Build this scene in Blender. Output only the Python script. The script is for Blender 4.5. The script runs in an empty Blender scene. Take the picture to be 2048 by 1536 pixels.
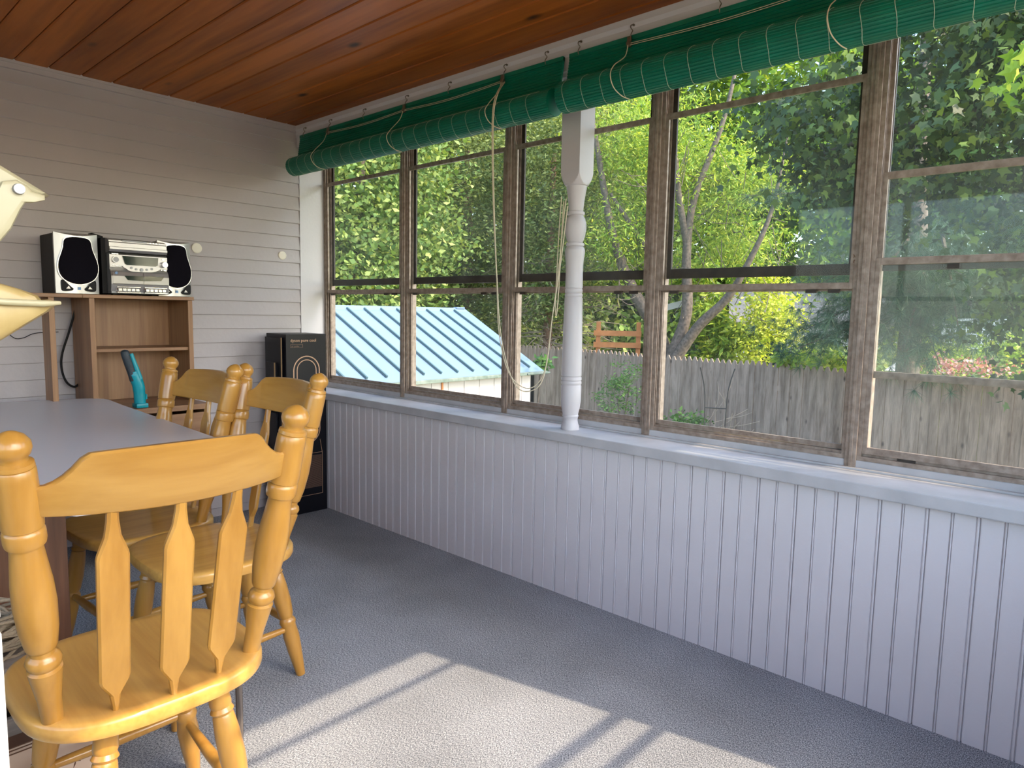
import bpy, bmesh, math, random
import numpy as np
from mathutils import Vector, Matrix
sc = bpy.context.scene
col = sc.collection
PI = math.pi
random.seed(7)

# ---------------------------------------------------------------- camera, sky, sun, exposure
YAW, PITCH, ROLL, FPX = 0.828968, -0.10458, 0.018714, 1367.855
cam_d = bpy.data.cameras.new('camera'); cam = bpy.data.objects.new('camera', cam_d); col.objects.link(cam)
cam.location = (-2.16184, -3.6955, 1.15931)
cy, sy, cp, sp = math.cos(YAW), math.sin(YAW), math.cos(PITCH), math.sin(PITCH)
f = Vector((sy*cp, cy*cp, sp)); r = Vector((cy, -sy, 0)); u = r.cross(f)
cr, sr = math.cos(ROLL), math.sin(ROLL)
r2 = cr*r + sr*u; u2 = -sr*r + cr*u
M = Matrix((r2, u2, -f)).transposed().to_4x4(); M.translation = cam.location
cam.matrix_world = M
cam_d.sensor_width = 36; cam_d.lens = FPX*36/2048; cam_d.clip_start = .02; cam_d.clip_end = 300
sc.camera = cam

world = bpy.data.worlds.new('world'); sc.world = world; world.use_nodes = True
wn = world.node_tree; wn.nodes.clear()
sky = wn.nodes.new('ShaderNodeTexSky'); sky.sky_type = 'NISHITA'; sky.sun_disc = False
sky.sun_elevation = math.radians(44); sky.sun_rotation = math.radians(167); sky.air_density = 1.0; sky.dust_density = 2.2; sky.ozone_density = 1.0
bg = wn.nodes.new('ShaderNodeBackground'); bg.inputs['Strength'].default_value = 1.04
wo = wn.nodes.new('ShaderNodeOutputWorld')
wn.links.new(sky.outputs[0], bg.inputs[0]); wn.links.new(bg.outputs[0], wo.inputs[0])

sun_d = bpy.data.lights.new('sun', 'SUN'); sun_d.energy = 6.6; sun_d.angle = math.radians(0.55); sun_d.color = (1.0, .79, .56)
sun = bpy.data.objects.new('sun', sun_d); col.objects.link(sun); sun.location = (2, -10, 12)
sdir = Vector((-.2245, 1.0, -1/1.017)).normalized()
sun.rotation_euler = sdir.to_track_quat('-Z', 'Y').to_euler()

sc.view_settings.view_transform = 'Standard'
try: sc.view_settings.look = 'None'
except Exception: pass
sc.view_settings.gamma = 1.0; sc.view_settings.use_curve_mapping = False
sc.view_settings.exposure = 0.12
sc.cycles.max_bounces = 10; sc.cycles.transparent_max_bounces = 24; sc.cycles.diffuse_bounces = 6

# ---------------------------------------------------------------- materials
def new_mat(name):
    m = bpy.data.materials.new(name); m.use_nodes = True
    nt = m.node_tree; b = nt.nodes['Principled BSDF']
    return m, nt, b
def rgba(c): return (c[0], c[1], c[2], 1)
def plain(name, c, rough=.5, metal=0, noise=0, scale=20, bump=0, bscale=200, c2=None, spec=None, coat=0):
    m, nt, b = new_mat(name)
    b.inputs['Base Color'].default_value = rgba(c); b.inputs['Roughness'].default_value = rough; b.inputs['Metallic'].default_value = metal
    if spec is not None: b.inputs['Specular IOR Level'].default_value = spec
    if coat: b.inputs['Coat Weight'].default_value = coat; b.inputs['Coat Roughness'].default_value = .15
    tc = nt.nodes.new('ShaderNodeTexCoord')
    if noise or c2:
        n = nt.nodes.new('ShaderNodeTexNoise'); n.inputs['Scale'].default_value = scale; n.inputs['Detail'].default_value = 5
        nt.links.new(tc.outputs['Object'], n.inputs['Vector'])
        rp = nt.nodes.new('ShaderNodeValToRGB')
        d = c2 if c2 else tuple(x*(1-noise) for x in c)
        rp.color_ramp.elements[0].position = .3; rp.color_ramp.elements[1].position = .7
        rp.color_ramp.elements[0].color = rgba(d); rp.color_ramp.elements[1].color = rgba(c)
        nt.links.new(n.outputs['Fac'], rp.inputs[0]); nt.links.new(rp.outputs[0], b.inputs['Base Color'])
    if bump:
        n2 = nt.nodes.new('ShaderNodeTexNoise'); n2.inputs['Scale'].default_value = bscale; n2.inputs['Detail'].default_value = 3
        nt.links.new(tc.outputs['Object'], n2.inputs['Vector'])
        bp = nt.nodes.new('ShaderNodeBump'); bp.inputs['Strength'].default_value = bump; bp.inputs['Distance'].default_value = .003
        nt.links.new(n2.outputs['Fac'], bp.inputs['Height']); nt.links.new(bp.outputs[0], b.inputs['Normal'])
    return m
def wood(name, c1, c2, axis='Z', rough=.35, scale=30, stretch=.06, coat=0, knots=None, bump=0):
    m, nt, b = new_mat(name)
    b.inputs['Roughness'].default_value = rough
    if coat: b.inputs['Coat Weight'].default_value = coat; b.inputs['Coat Roughness'].default_value = .12
    tc = nt.nodes.new('ShaderNodeTexCoord'); mp = nt.nodes.new('ShaderNodeMapping')
    s = [1, 1, 1]; s['XYZ'.index(axis)] = stretch; mp.inputs['Scale'].default_value = s
    nt.links.new(tc.outputs['Object'], mp.inputs['Vector'])
    n = nt.nodes.new('ShaderNodeTexNoise'); n.inputs['Scale'].default_value = scale; n.inputs['Detail'].default_value = 6; n.inputs['Distortion'].default_value = .6
    nt.links.new(mp.outputs[0], n.inputs['Vector'])
    n2 = nt.nodes.new('ShaderNodeTexNoise'); n2.inputs['Scale'].default_value = scale*6; n2.inputs['Detail'].default_value = 2
    nt.links.new(mp.outputs[0], n2.inputs['Vector'])
    ad = nt.nodes.new('ShaderNodeMath'); ad.operation = 'MULTIPLY_ADD'; ad.inputs[1].default_value = .35
    nt.links.new(n2.outputs['Fac'], ad.inputs[0]); nt.links.new(n.outputs['Fac'], ad.inputs[2])
    rp = nt.nodes.new('ShaderNodeValToRGB')
    rp.color_ramp.elements[0].position = .48; rp.color_ramp.elements[1].position = .88
    rp.color_ramp.elements[0].color = rgba(c2); rp.color_ramp.elements[1].color = rgba(c1)
    nt.links.new(ad.outputs[0], rp.inputs[0])
    last = rp.outputs[0]
    if knots:
        mpk = nt.nodes.new('ShaderNodeMapping'); sk = [1, 1, 1]; sk['XYZ'.index(axis)] = .45; mpk.inputs['Scale'].default_value = sk
        nt.links.new(tc.outputs['Object'], mpk.inputs['Vector'])
        v = nt.nodes.new('ShaderNodeTexVoronoi'); v.inputs['Scale'].default_value = knots[0]; v.inputs['Randomness'].default_value = 1
        nt.links.new(mpk.outputs[0], v.inputs['Vector'])
        r_ = nt.nodes.new('ShaderNodeValToRGB'); r_.color_ramp.elements[0].position = .03; r_.color_ramp.elements[1].position = knots[1]
        r_.color_ramp.elements[0].color = (1, 1, 1, 1); r_.color_ramp.elements[1].color = (0, 0, 0, 1)
        nt.links.new(v.outputs['Distance'], r_.inputs[0])
        mx = nt.nodes.new('ShaderNodeMixRGB'); nt.links.new(r_.outputs[0], mx.inputs[0]); nt.links.new(last, mx.inputs[1]); mx.inputs[2].default_value = rgba(knots[2])
        last = mx.outputs[0]
    nt.links.new(last, b.inputs['Base Color'])
    if bump:
        bp = nt.nodes.new('ShaderNodeBump'); bp.inputs['Strength'].default_value = bump; bp.inputs['Distance'].default_value = .002
        nt.links.new(ad.outputs[0], bp.inputs['Height']); nt.links.new(bp.outputs[0], b.inputs['Normal'])
    return m
def leaf_mat(name, c1, c2, c3, trans=.35, rough=.5):
    m, nt, b = new_mat(name)
    geo = nt.nodes.new('ShaderNodeNewGeometry')
    rp = nt.nodes.new('ShaderNodeValToRGB'); e = rp.color_ramp.elements
    e[0].position = 0; e[0].color = rgba(c1); e[1].position = 1; e[1].color = rgba(c3); k = e.new(.55); k.color = rgba(c2)
    nt.links.new(geo.outputs['Random Per Island'], rp.inputs[0])
    nt.links.new(rp.outputs[0], b.inputs['Base Color']); b.inputs['Roughness'].default_value = rough
    b.inputs['Specular IOR Level'].default_value = .3
    tr = nt.nodes.new('ShaderNodeBsdfTranslucent')
    hs = nt.nodes.new('ShaderNodeMixRGB'); hs.blend_type = 'MULTIPLY'; hs.inputs[0].default_value = 1; hs.inputs[2].default_value = (1.25, 1.15, .5, 1)
    nt.links.new(rp.outputs[0], hs.inputs[1]); nt.links.new(hs.outputs[0], tr.inputs[0])
    mx = nt.nodes.new('ShaderNodeMixShader'); mx.inputs[0].default_value = trans
    out = nt.nodes['Material Output']
    nt.links.new(b.outputs[0], mx.inputs[1]); nt.links.new(tr.outputs[0], mx.inputs[2]); nt.links.new(mx.outputs[0], out.inputs[0])
    return m
def glass_mat(name, dirt=.03, dscale=4):
    m, nt, b = new_mat(name); nt.nodes.remove(b)
    out = nt.nodes['Material Output']
    t = nt.nodes.new('ShaderNodeBsdfTransparent'); t.inputs[0].default_value = (.95, .965, .955, 1)
    g = nt.nodes.new('ShaderNodeBsdfGlossy'); g.inputs['Roughness'].default_value = .01
    # pane reflectance by angle (Schlick), counted once per pane
    geo = nt.nodes.new('ShaderNodeNewGeometry'); lw = nt.nodes.new('ShaderNodeLayerWeight'); lw.inputs['Blend'].default_value = .5
    pw = nt.nodes.new('ShaderNodeMath'); pw.operation = 'POWER'; pw.inputs[1].default_value = 5; nt.links.new(lw.outputs['Facing'], pw.inputs[0])
    ma = nt.nodes.new('ShaderNodeMath'); ma.operation = 'MULTIPLY_ADD'; ma.inputs[1].default_value = .7; ma.inputs[2].default_value = .016; nt.links.new(pw.outputs[0], ma.inputs[0])
    bf = nt.nodes.new('ShaderNodeMath'); bf.operation = 'SUBTRACT'; bf.inputs[0].default_value = 1; nt.links.new(geo.outputs['Backfacing'], bf.inputs[1])
    ml = nt.nodes.new('ShaderNodeMath'); ml.operation = 'MULTIPLY'; nt.links.new(ma.outputs[0], ml.inputs[0]); nt.links.new(bf.outputs[0], ml.inputs[1])
    mx = nt.nodes.new('ShaderNodeMixShader'); nt.links.new(ml.outputs[0], mx.inputs[0])
    nt.links.new(t.outputs[0], mx.inputs[1]); nt.links.new(g.outputs[0], mx.inputs[2])
    d = nt.nodes.new('ShaderNodeBsdfDiffuse'); d.inputs[0].default_value = (.75, .78, .76, 1)
    tl = nt.nodes.new('ShaderNodeBsdfTranslucent'); tl.inputs[0].default_value = (.75, .78, .76, 1)
    m0 = nt.nodes.new('ShaderNodeMixShader'); m0.inputs[0].default_value = .6; nt.links.new(d.outputs[0], m0.inputs[1]); nt.links.new(tl.outputs[0], m0.inputs[2])
    tc = nt.nodes.new('ShaderNodeTexCoord'); n = nt.nodes.new('ShaderNodeTexNoise'); n.inputs['Scale'].default_value = dscale; n.inputs['Detail'].default_value = 4
    nt.links.new(tc.outputs['Object'], n.inputs['Vector'])
    rp = nt.nodes.new('ShaderNodeMapRange'); rp.inputs[1].default_value = .35; rp.inputs[2].default_value = .75; rp.inputs[3].default_value = dirt*.4; rp.inputs[4].default_value = dirt*1.8
    nt.links.new(n.outputs['Fac'], rp.inputs[0])
    m2 = nt.nodes.new('ShaderNodeMixShader'); nt.links.new(rp.outputs[0], m2.inputs[0]); nt.links.new(mx.outputs[0], m2.inputs[1]); nt.links.new(m0.outputs[0], m2.inputs[2])
    nt.links.new(m2.outputs[0], out.inputs[0])
    return m

def carpet_mat():
    m, nt, b = new_mat('carpet'); tc = nt.nodes.new('ShaderNodeTexCoord')
    mp = nt.nodes.new('ShaderNodeMapping'); mp.inputs['Rotation'].default_value = (0, 0, .5); mp.inputs['Scale'].default_value = (1, 2.2, 1)
    nt.links.new(tc.outputs['Object'], mp.inputs['Vector'])
    n = nt.nodes.new('ShaderNodeTexNoise'); n.inputs['Scale'].default_value = 190; n.inputs['Detail'].default_value = 2.5; n.inputs['Roughness'].default_value = .7
    nt.links.new(mp.outputs[0], n.inputs['Vector'])
    rp = nt.nodes.new('ShaderNodeValToRGB'); e = rp.color_ramp.elements
    e[0].position = .36; e[0].color = (.07, .078, .094, 1); e[1].position = .66; e[1].color = (.60, .61, .64, 1); k = e.new(.5); k.color = (.255, .27, .30, 1)
    nt.links.new(n.outputs['Fac'], rp.inputs[0])
    n2 = nt.nodes.new('ShaderNodeTexNoise'); n2.inputs['Scale'].default_value = 2.6; n2.inputs['Detail'].default_value = 4
    nt.links.new(tc.outputs['Object'], n2.inputs['Vector'])
    mr = nt.nodes.new('ShaderNodeMapRange'); mr.inputs[1].default_value = .3; mr.inputs[2].default_value = .7; mr.inputs[3].default_value = .82; mr.inputs[4].default_value = 1.1
    nt.links.new(n2.outputs['Fac'], mr.inputs[0])
    mx = nt.nodes.new('ShaderNodeMixRGB'); mx.blend_type = 'MULTIPLY'; mx.inputs[0].default_value = 1
    nt.links.new(rp.outputs[0], mx.inputs[1]); nt.links.new(mr.outputs[0], mx.inputs[2]); nt.links.new(mx.outputs[0], b.inputs['Base Color'])
    b.inputs['Roughness'].default_value = .95; b.inputs['Specular IOR Level'].default_value = .1
    bp = nt.nodes.new('ShaderNodeBump'); bp.inputs['Strength'].default_value = .5; bp.inputs['Distance'].default_value = .004
    nt.links.new(n.outputs['Fac'], bp.inputs['Height']); nt.links.new(bp.outputs[0], b.inputs['Normal'])
    return m

MAT = {}
MAT['carpet'] = carpet_mat()
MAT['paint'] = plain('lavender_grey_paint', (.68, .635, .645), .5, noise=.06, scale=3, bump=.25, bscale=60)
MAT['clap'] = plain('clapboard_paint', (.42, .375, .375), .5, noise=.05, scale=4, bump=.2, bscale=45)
MAT['sill'] = plain('sill_paint', (.50, .49, .505), .45, c2=(.40, .395, .41), scale=9, bump=.5, bscale=35)
MAT['post'] = plain('post_paint', (.56, .53, .545), .4, noise=.05, scale=6, bump=.15, bscale=60)
MAT['ceil'] = wood('stained_pine_ceiling', (.40, .115, .014), (.19, .045, .005), 'Y', .42, 9, .07, coat=.0, knots=(4.2, .10, (.03, .01, .004)))
MAT['ceil'].node_tree.nodes['Principled BSDF'].inputs['Specular IOR Level'].default_value = .22
MAT['alu'] = plain('aged_aluminium', (.38, .305, .25), .45, .2, c2=(.21, .155, .12), scale=45, bump=.15, bscale=250)
MAT['alu_dark'] = plain('dark_window_channel', (.06, .045, .035), .5, .2, c2=(.03, .022, .018), scale=30)
MAT['glass'] = glass_mat('window_glass', .018)
MAT['glass_dirty'] = glass_mat('hazy_window_glass', .03, 2.2)
MAT['pine'] = wood('honey_pine', (.50, .255, .052), (.36, .165, .026), 'Z', .3, 14, .08, coat=.35)
MAT['pine_seat'] = wood('honey_pine_seat', (.66, .36, .085), (.47, .225, .042), 'Y', .3, 16, .06, coat=.35)
MAT['pine_crest'] = wood('honey_pine_crest', (.47, .25, .058), (.36, .17, .03), 'X', .3, 14, .08, coat=.3, knots=(5, .02, (.12, .06, .02)))
MAT['oak'] = wood('oak_laminate', (.33, .17, .075), (.19, .085, .035), 'Z', .4, 22, .04)
MAT['oak_h'] = wood('oak_laminate_flat', (.31, .16, .075), (.19, .085, .035), 'X', .4, 22, .04)
MAT['walnut'] = wood('brown_panel', (.20, .085, .04), (.10, .04, .02), 'Z', .4, 20, .05)
MAT['grey_top'] = plain('grey_laminate', (.68, .68, .71), .3, bump=.05, bscale=120)
MAT['white'] = plain('white_edge', (.78, .78, .78), .4)
MAT['green'] = plain('green_vinyl_slats', (.0, .17, .105), .4, noise=.25, scale=12)
MAT['thread'] = plain('pale_thread', (.45, .52, .40), .7)
MAT['cord'] = plain('cream_cord', (.66, .58, .42), .8)
MAT['steel'] = plain('dull_steel', (.25, .22, .18), .4, .9)
MAT['black'] = plain('black_plastic', (.008, .007, .008), .55, spec=.2)
MAT['cloth'] = plain('speaker_cloth', (.006, .005, .008), .9, bump=.3, bscale=900, spec=.05)
MAT['silver'] = plain('silver_plastic', (.44, .42, .41), .30, .75)
MAT['silver_d'] = plain('grey_plastic', (.22, .22, .23), .35, .5)
MAT['display'] = plain('dark_display', (.012, .025, .018), .08)
MAT['chrome'] = plain('chrome', (.62, .61, .60), .2, 1)
MAT['blue'] = plain('blue_badge', (.10, .22, .42), .3)
MAT['box'] = plain('black_card', (.005, .005, .008), .38, spec=.25)
MAT['copper'] = plain('copper_print', (.55, .33, .20), .45)
MAT['copper_d'] = plain('dim_copper_print', (.20, .11, .07), .5)
MAT['card'] = plain('brown_card', (.33, .2, .1), .8)
MAT['teal'] = plain('teal_plastic', (.0, .26, .32), .3)
MAT['grip'] = plain('dark_rubber_grip', (.025, .035, .045), .5, bump=.6, bscale=300)
MAT['disc'] = plain('cream_plug', (.72, .66, .56), .5)
MAT['cream'] = plain('cream_plastic', (.40, .30, .13), .4, c2=(.31, .22, .08), scale=40)
MAT['creamw'] = plain('pale_cream_plastic', (.34, .30, .18), .45)
MAT['stick'] = wood('weathered_stick', (.16, .13, .11), (.04, .032, .03), 'Z', .8, 50, .05, bump=.6)
MAT['rope'] = plain('beige_rope', (.36, .27, .17), .9, noise=.3, scale=150)
MAT['crate'] = wood('grey_board', (.30, .25, .20), (.16, .12, .09), 'X', .8, 20, .06)
MAT['floral'] = plain('cream_paper', (.62, .46, .34), .6)
MAT['rose'] = plain('rose_print', (.45, .12, .08), .7)
MAT['stem'] = plain('brown_print', (.13, .06, .03), .7)
MAT['paleblue'] = plain('pale_blue_plastic', (.45, .55, .60), .4)
MAT['fence'] = wood('weathered_cedar', (.36, .26, .21), (.16, .108, .082), 'Z', .85, 14, .12, knots=(6, .13, (.045, .028, .024)))
MAT['roof'] = plain('galvanised_roof', (.14, .21, .31), .5, .0, c2=(.12, .185, .28), scale=3)
MAT['seam'] = plain('dark_roof_seam', (.05, .10, .11), .5)
MAT['shedwall'] = plain('shed_paint', (.60, .55, .54), .6, noise=.08, scale=3)
MAT['gutter'] = plain('mossy_gutter', (.20, .24, .22), .6, c2=(.08, .12, .10), scale=20)
MAT['bark'] = plain('grey_bark', (.16, .125, .10), .9, c2=(.05, .04, .032), scale=22, bump=1, bscale=40)
MAT['barkred'] = plain('reddish_bark', (.28, .16, .10), .9, c2=(.10, .06, .04), scale=22, bump=1, bscale=40)
MAT['twig'] = plain('dry_twig', (.30, .24, .19), .9)
MAT['grass'] = plain('grass', (.16, .20, .06), .9, c2=(.09, .12, .035), scale=5, bump=1, bscale=60)
MAT['shingle'] = plain('grey_shingle', (.36, .33, .31), .8, noise=.3, scale=8)
MAT['sidingw'] = plain('pale_siding', (.6, .58, .55), .7)
MAT['cedar'] = plain('orange_timber', (.62, .24, .08), .7, noise=.3, scale=6)
MAT['latt'] = plain('white_lattice', (.8, .8, .8), .6)
MAT['iron'] = plain('black_iron', (.02, .018, .018), .6)
L = {}
L['maple_light'] = leaf_mat('yellow_green_leaf', (.10, .20, .02), (.22, .38, .035), (.42, .52, .07), .4)
L['olive'] = leaf_mat('olive_leaf', (.06, .10, .028), (.15, .21, .06), (.33, .38, .13), .35)
L['mid'] = leaf_mat('mid_green_leaf', (.07, .14, .035), (.17, .27, .07), (.36, .42, .13), .35)
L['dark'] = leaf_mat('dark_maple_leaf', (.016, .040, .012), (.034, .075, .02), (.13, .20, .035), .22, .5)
L['pine'] = leaf_mat('blue_green_needle', (.022, .06, .038), (.045, .11, .068), (.11, .20, .11), .12)
L['yellow'] = leaf_mat('bright_yellow_leaf', (.28, .40, .03), (.50, .58, .06), (.70, .70, .16), .4)
L['lime'] = leaf_mat('lime_leaf', (.12, .24, .03), (.28, .42, .05), (.55, .60, .12), .4)
L['far'] = leaf_mat('far_foliage_leaf', (.06, .12, .03), (.13, .22, .05), (.24, .36, .08), .35)
L['weed'] = leaf_mat('weed_leaf', (.04, .11, .025), (.08, .19, .04), (.16, .30, .06), .3)
L['flower'] = leaf_mat('pink_petal', (.42, .10, .12), (.5, .24, .24), (.62, .45, .42), .3)

# ---------------------------------------------------------------- mesh helpers
def obj(name, bm, mat, parent=None, smooth=False, loc=None):
    me = bpy.data.meshes.new(name)
    bmesh.ops.recalc_face_normals(bm, faces=bm.faces)
    bm.to_mesh(me); bm.free()
    if mat: me.materials.append(mat)
    if smooth:
        me.polygons.foreach_set('use_smooth', [True]*len(me.polygons))
        try: me.set_sharp_from_angle(angle=math.radians(40))
        except Exception: pass
    o = bpy.data.objects.new(name, me); col.objects.link(o)
    if parent: o.parent = parent
    if loc: o.location = loc
    return o
def tag(o, label, cat, group=None, kind=None):
    o['label'] = label; o['category'] = cat
    if group: o['group'] = group
    if kind: o['kind'] = kind
    return o
def thing(name, label, cat, loc=(0, 0, 0), rz=0, group=None, kind=None):
    o = bpy.data.objects.new(name, None); col.objects.link(o); o.location = loc; o.rotation_euler = (0, 0, rz)
    o.empty_display_size = .05
    return tag(o, label, cat, group, kind)
def struct(o): o['kind'] = 'structure'; return o
def sthing(name, loc=(0, 0, 0)):
    o = bpy.data.objects.new(name, None); col.objects.link(o); o.location = loc; o.empty_display_size = .05; o['kind'] = 'structure'; return o
def NB(): return bmesh.new()
def box(bm, x0, x1, y0, y1, z0, z1, bev=0, rot=None, piv=(0, 0, 0)):
    vs = [bm.verts.new((x, y, z)) for x in (x0, x1) for y in (y0, y1) for z in (z0, z1)]
    fs = [(0, 1, 3, 2), (4, 6, 7, 5), (0, 4, 5, 1), (2, 3, 7, 6), (0, 2, 6, 4), (1, 5, 7, 3)]
    faces = [bm.faces.new([vs[i] for i in q]) for q in fs]
    if bev:
        ed = list({e for f_ in faces for e in f_.edges})
        res = bmesh.ops.bevel(bm, geom=ed, offset=bev, segments=2, affect='EDGES', profile=.5)
        vs = list({v for f_ in res['faces'] for v in f_.verts} | {v for v in vs if v.is_valid})
    if rot is not None: bmesh.ops.rotate(bm, verts=vs, cent=piv, matrix=rot)
    return vs
def frame_of(d):
    d = d.normalized(); a = Vector((0, 0, 1)) if abs(d.z) < .95 else Vector((1, 0, 0))
    s = d.cross(a).normalized(); t = d.cross(s).normalized(); return s, t
def tube(bm, pts, rad, n=10, cap=True):
    pts = [Vector(p) for p in pts]
    if not hasattr(rad, '__len__'): rad = [rad]*len(pts)
    rings = []; ps = None
    for i, p in enumerate(pts):
        d = (pts[min(i+1, len(pts)-1)] - pts[max(i-1, 0)])
        if d.length < 1e-9: d = Vector((0, 0, 1))
        d.normalize()
        if ps is None: s, t = frame_of(d)
        else:
            s = (ps - d*ps.dot(d)); 
            if s.length < 1e-6: s, t = frame_of(d)
            s.normalize(); t = d.cross(s)
        ps = s
        rings.append([bm.verts.new(p + rad[i]*(math.cos(2*PI*k/n)*s + math.sin(2*PI*k/n)*t)) for k in range(n)])
    for a, b in zip(rings, rings[1:]):
        for k in range(n): bm.faces.new((a[k], a[(k+1) % n], b[(k+1) % n], b[k]))
    if cap:
        bm.faces.new(rings[0]); bm.faces.new(rings[-1])
def lathe(bm, A, B, prof, n=24):
    """prof: (fraction along A-B, radius)"""
    A, B = Vector(A), Vector(B); tube(bm, [A + (B-A)*q for q, _ in prof], [x for _, x in prof], n)
def lathe_exact(bm, A, B, prof, n=24):
    A, B = Vector(A), Vector(B); d = (B-A).normalized(); s, t = frame_of(d); rings = []
    for q, ra in prof:
        c = A + (B-A)*q
        rings.append([bm.verts.new(c + ra*(math.cos(2*PI*k/n)*s + math.sin(2*PI*k/n)*t)) for k in range(n)])
    for a, b in zip(rings, rings[1:]):
        for k in range(n): bm.faces.new((a[k], a[(k+1) % n], b[(k+1) % n], b[k]))
    bm.faces.new(rings[0]); bm.faces.new(rings[-1])
def prism(bm, poly, axis, a, b):
    """extrude a closed 2-D polygon along axis from a to b. poly in the other two axes in xyz order"""
    def P(p, q):
        if axis == 'x': return (q, p[0], p[1])
        if axis == 'y': return (p[0], q, p[1])
        return (p[0], p[1], q)
    A = [bm.verts.new(P(p, a)) for p in poly]; B = [bm.verts.new(P(p, b)) for p in poly]; n = len(poly)
    for i in range(n): bm.faces.new((A[i], A[(i+1) % n], B[(i+1) % n], B[i]))
    bm.faces.new(A); bm.faces.new(B[::-1]); return A+B
def smooth_path(pts, n=8):
    P = [Vector(p) for p in pts]; out = []
    for i in range(len(P)-1):
        p0 = P[max(i-1, 0)]; p1 = P[i]; p2 = P[i+1]; p3 = P[min(i+2, len(P)-1)]
        for k in range(n):
            t = k/n; out.append(.5*((2*p1) + (-p0+p2)*t + (2*p0-5*p1+4*p2-p3)*t*t + (-p0+3*p1-3*p2+p3)*t**3))
    out.append(P[-1]); return out
def text_mesh(name, s, size, mat, parent, mw, ext=.0004):
    cu = bpy.data.curves.new(name, 'FONT'); cu.body = s; cu.size = size; cu.extrude = ext; cu.resolution_u = 2
    t = bpy.data.objects.new('t', cu); col.objects.link(t); bpy.context.view_layer.update()
    dg = bpy.context.evaluated_depsgraph_get(); me = bpy.data.meshes.new_from_object(t.evaluated_get(dg))
    col.objects.unlink(t); bpy.data.objects.remove(t)
    me.materials.clear(); me.materials.append(mat)
    o = bpy.data.objects.new(name, me); col.objects.link(o)
    if parent: o.parent = parent
    o.matrix_local = mw
    return o

# ---------------------------------------------------------------- room shell
H = 2.2; YR = -4.02; XL = -3.3; WX = .16
bm = NB(); box(bm, XL, .30, YR-.12, .12, -.05, 0); struct(obj('floor', bm, MAT['carpet']))
# ceiling planks running along y
bm = NB()
x = .30; k = 0
while x > XL-.1:
    x2 = x-.128; poly = [(x2+.0015, H+.03), (x2+.0015, H+.004), (x2+.006, H), (x-.006, H), (x-.0015, H+.004), (x-.0015, H+.03)]
    prism(bm, poly, 'y', YR-.1, .05); x = x2
box(bm, XL-.1, .32, YR-.12, .12, H+.012, H+.08)
struct(obj('ceiling', bm, MAT['ceil']))
# clapboards on the back wall
bm = NB(); P = .0763; z0 = 1.1163-15*P
poly = [(.10, -.05), (.10, H+.02)]
z = H+.02; pr = []
n = int((H-z0)/P)+1
for i in range(n, -1, -1):
    zb = z0+i*P; zt = min(zb+P, H+.02)
    if zb < 0: continue
    pr += [(.0065*(0) + .006, zt), (-.0035, zb+.0022), (-.0015, zb+.0003), (.006, zb)]
poly = pr + [(.006, 0), (.10, 0), (.10, H+.02)]
prism(bm, poly, 'x', XL-.1, -.002)
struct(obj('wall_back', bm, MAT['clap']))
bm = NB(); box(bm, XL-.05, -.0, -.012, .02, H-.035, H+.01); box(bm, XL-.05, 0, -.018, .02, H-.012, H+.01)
struct(obj('trim_1', bm, MAT['clap']))
# corner jamb board, return beside the first window
bm = NB(); box(bm, 0, WX+.03, .0, .06, .60, H+.02); box(bm, -.001, .012, -.004, .06, .0, H+.02)
struct(obj('trim_2', bm, MAT['post']))
# wainscot wall with beaded boards
bm = NB(); sp_ = .0602; y = -.286 + 5*sp_; prof = []
def bead(yc, joint):
    w = .0065 if joint else .0045
    s = [(0, yc+w), (.005, yc+w*.75), (.0005, yc+w*.4), (-.0012, yc), (.0005, yc-w*.4), (.005, yc-w*.75), (0, yc-w)]
    if joint: s = [(0, yc+w), (.0045, yc+w*.75), (.0008, yc+w*.45), (.0, yc+w*.05), (.0009, yc-w*.3), (.008, yc-w*.55), (.008, yc-w*.85), (0, yc-w)]
    return s
yy = -.286 + 4*sp_; prof = [(0, .03)]; j = 0
while yy > YR+.02:
    prof += bead(yy, j % 2 == 0); yy -= sp_; j += 1
prof += [(0, YR), (.12, YR), (.12, .03)]
prism(bm, prof, 'z', -.02, .66)
struct(obj('wall_right', bm, MAT['paint']))
# window sill board, with nosing, and timber sub-sill
bm = NB(); box(bm, -.035, WX+.05, YR, .0, .644, .683, .004); struct(obj('trim_3', bm, MAT['sill']))
bm = NB(); box(bm, WX-.006, WX+.09, YR, .0, .683, .712, .002); box(bm, WX-.022, WX+.0, YR, 0, .683, .690, .001); struct(obj('trim_4', bm, MAT['sill']))
# header beam above windows, crown strip
bm = NB(); box(bm, -.0, WX+.12, YR-.1, .02, 2.07, H+.02); struct(obj('wall_header', bm, MAT['post']))
bm = NB()
prism(bm, [(0, 2.085), (-.014, 2.085), (-.014, 2.135), (-.020, 2.142), (-.020, 2.165), (-.028, 2.178), (-.028, H+.01), (0, H+.01)], 'y', YR, 0)
struct(obj('trim_5', bm, MAT['post']))
# left wall (house side, out of view), window opening added for extra daylight
bm = NB(); LY0, LY1 = -3.95, -1.5
box(bm, XL-.1, XL, YR-.1, LY0, -.05, H+.02); box(bm, XL-.1, XL, LY1, .1, -.05, H+.02); box(bm, XL-.1, XL, LY0, LY1, -.05, .70); box(bm, XL-.1, XL, LY0, LY1, 2.06, H+.02)
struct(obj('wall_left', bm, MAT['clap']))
# rear wall behind the camera with a window opening
OX0, OX1, OZ0, OZ1 = -3.2, -.235, .683, 2.055
bm = NB()
box(bm, XL-.1, OX0, YR-.12, YR, -.05, H+.02); box(bm, OX1, .28, YR-.04, YR, -.05, H+.02)
box(bm, OX0, OX1, YR-.12, YR, -.05, OZ0); box(bm, OX0, OX1, YR-.04, YR, OZ1, H+.02)
struct(obj('wall_rear', bm, MAT['paint']))
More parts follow.
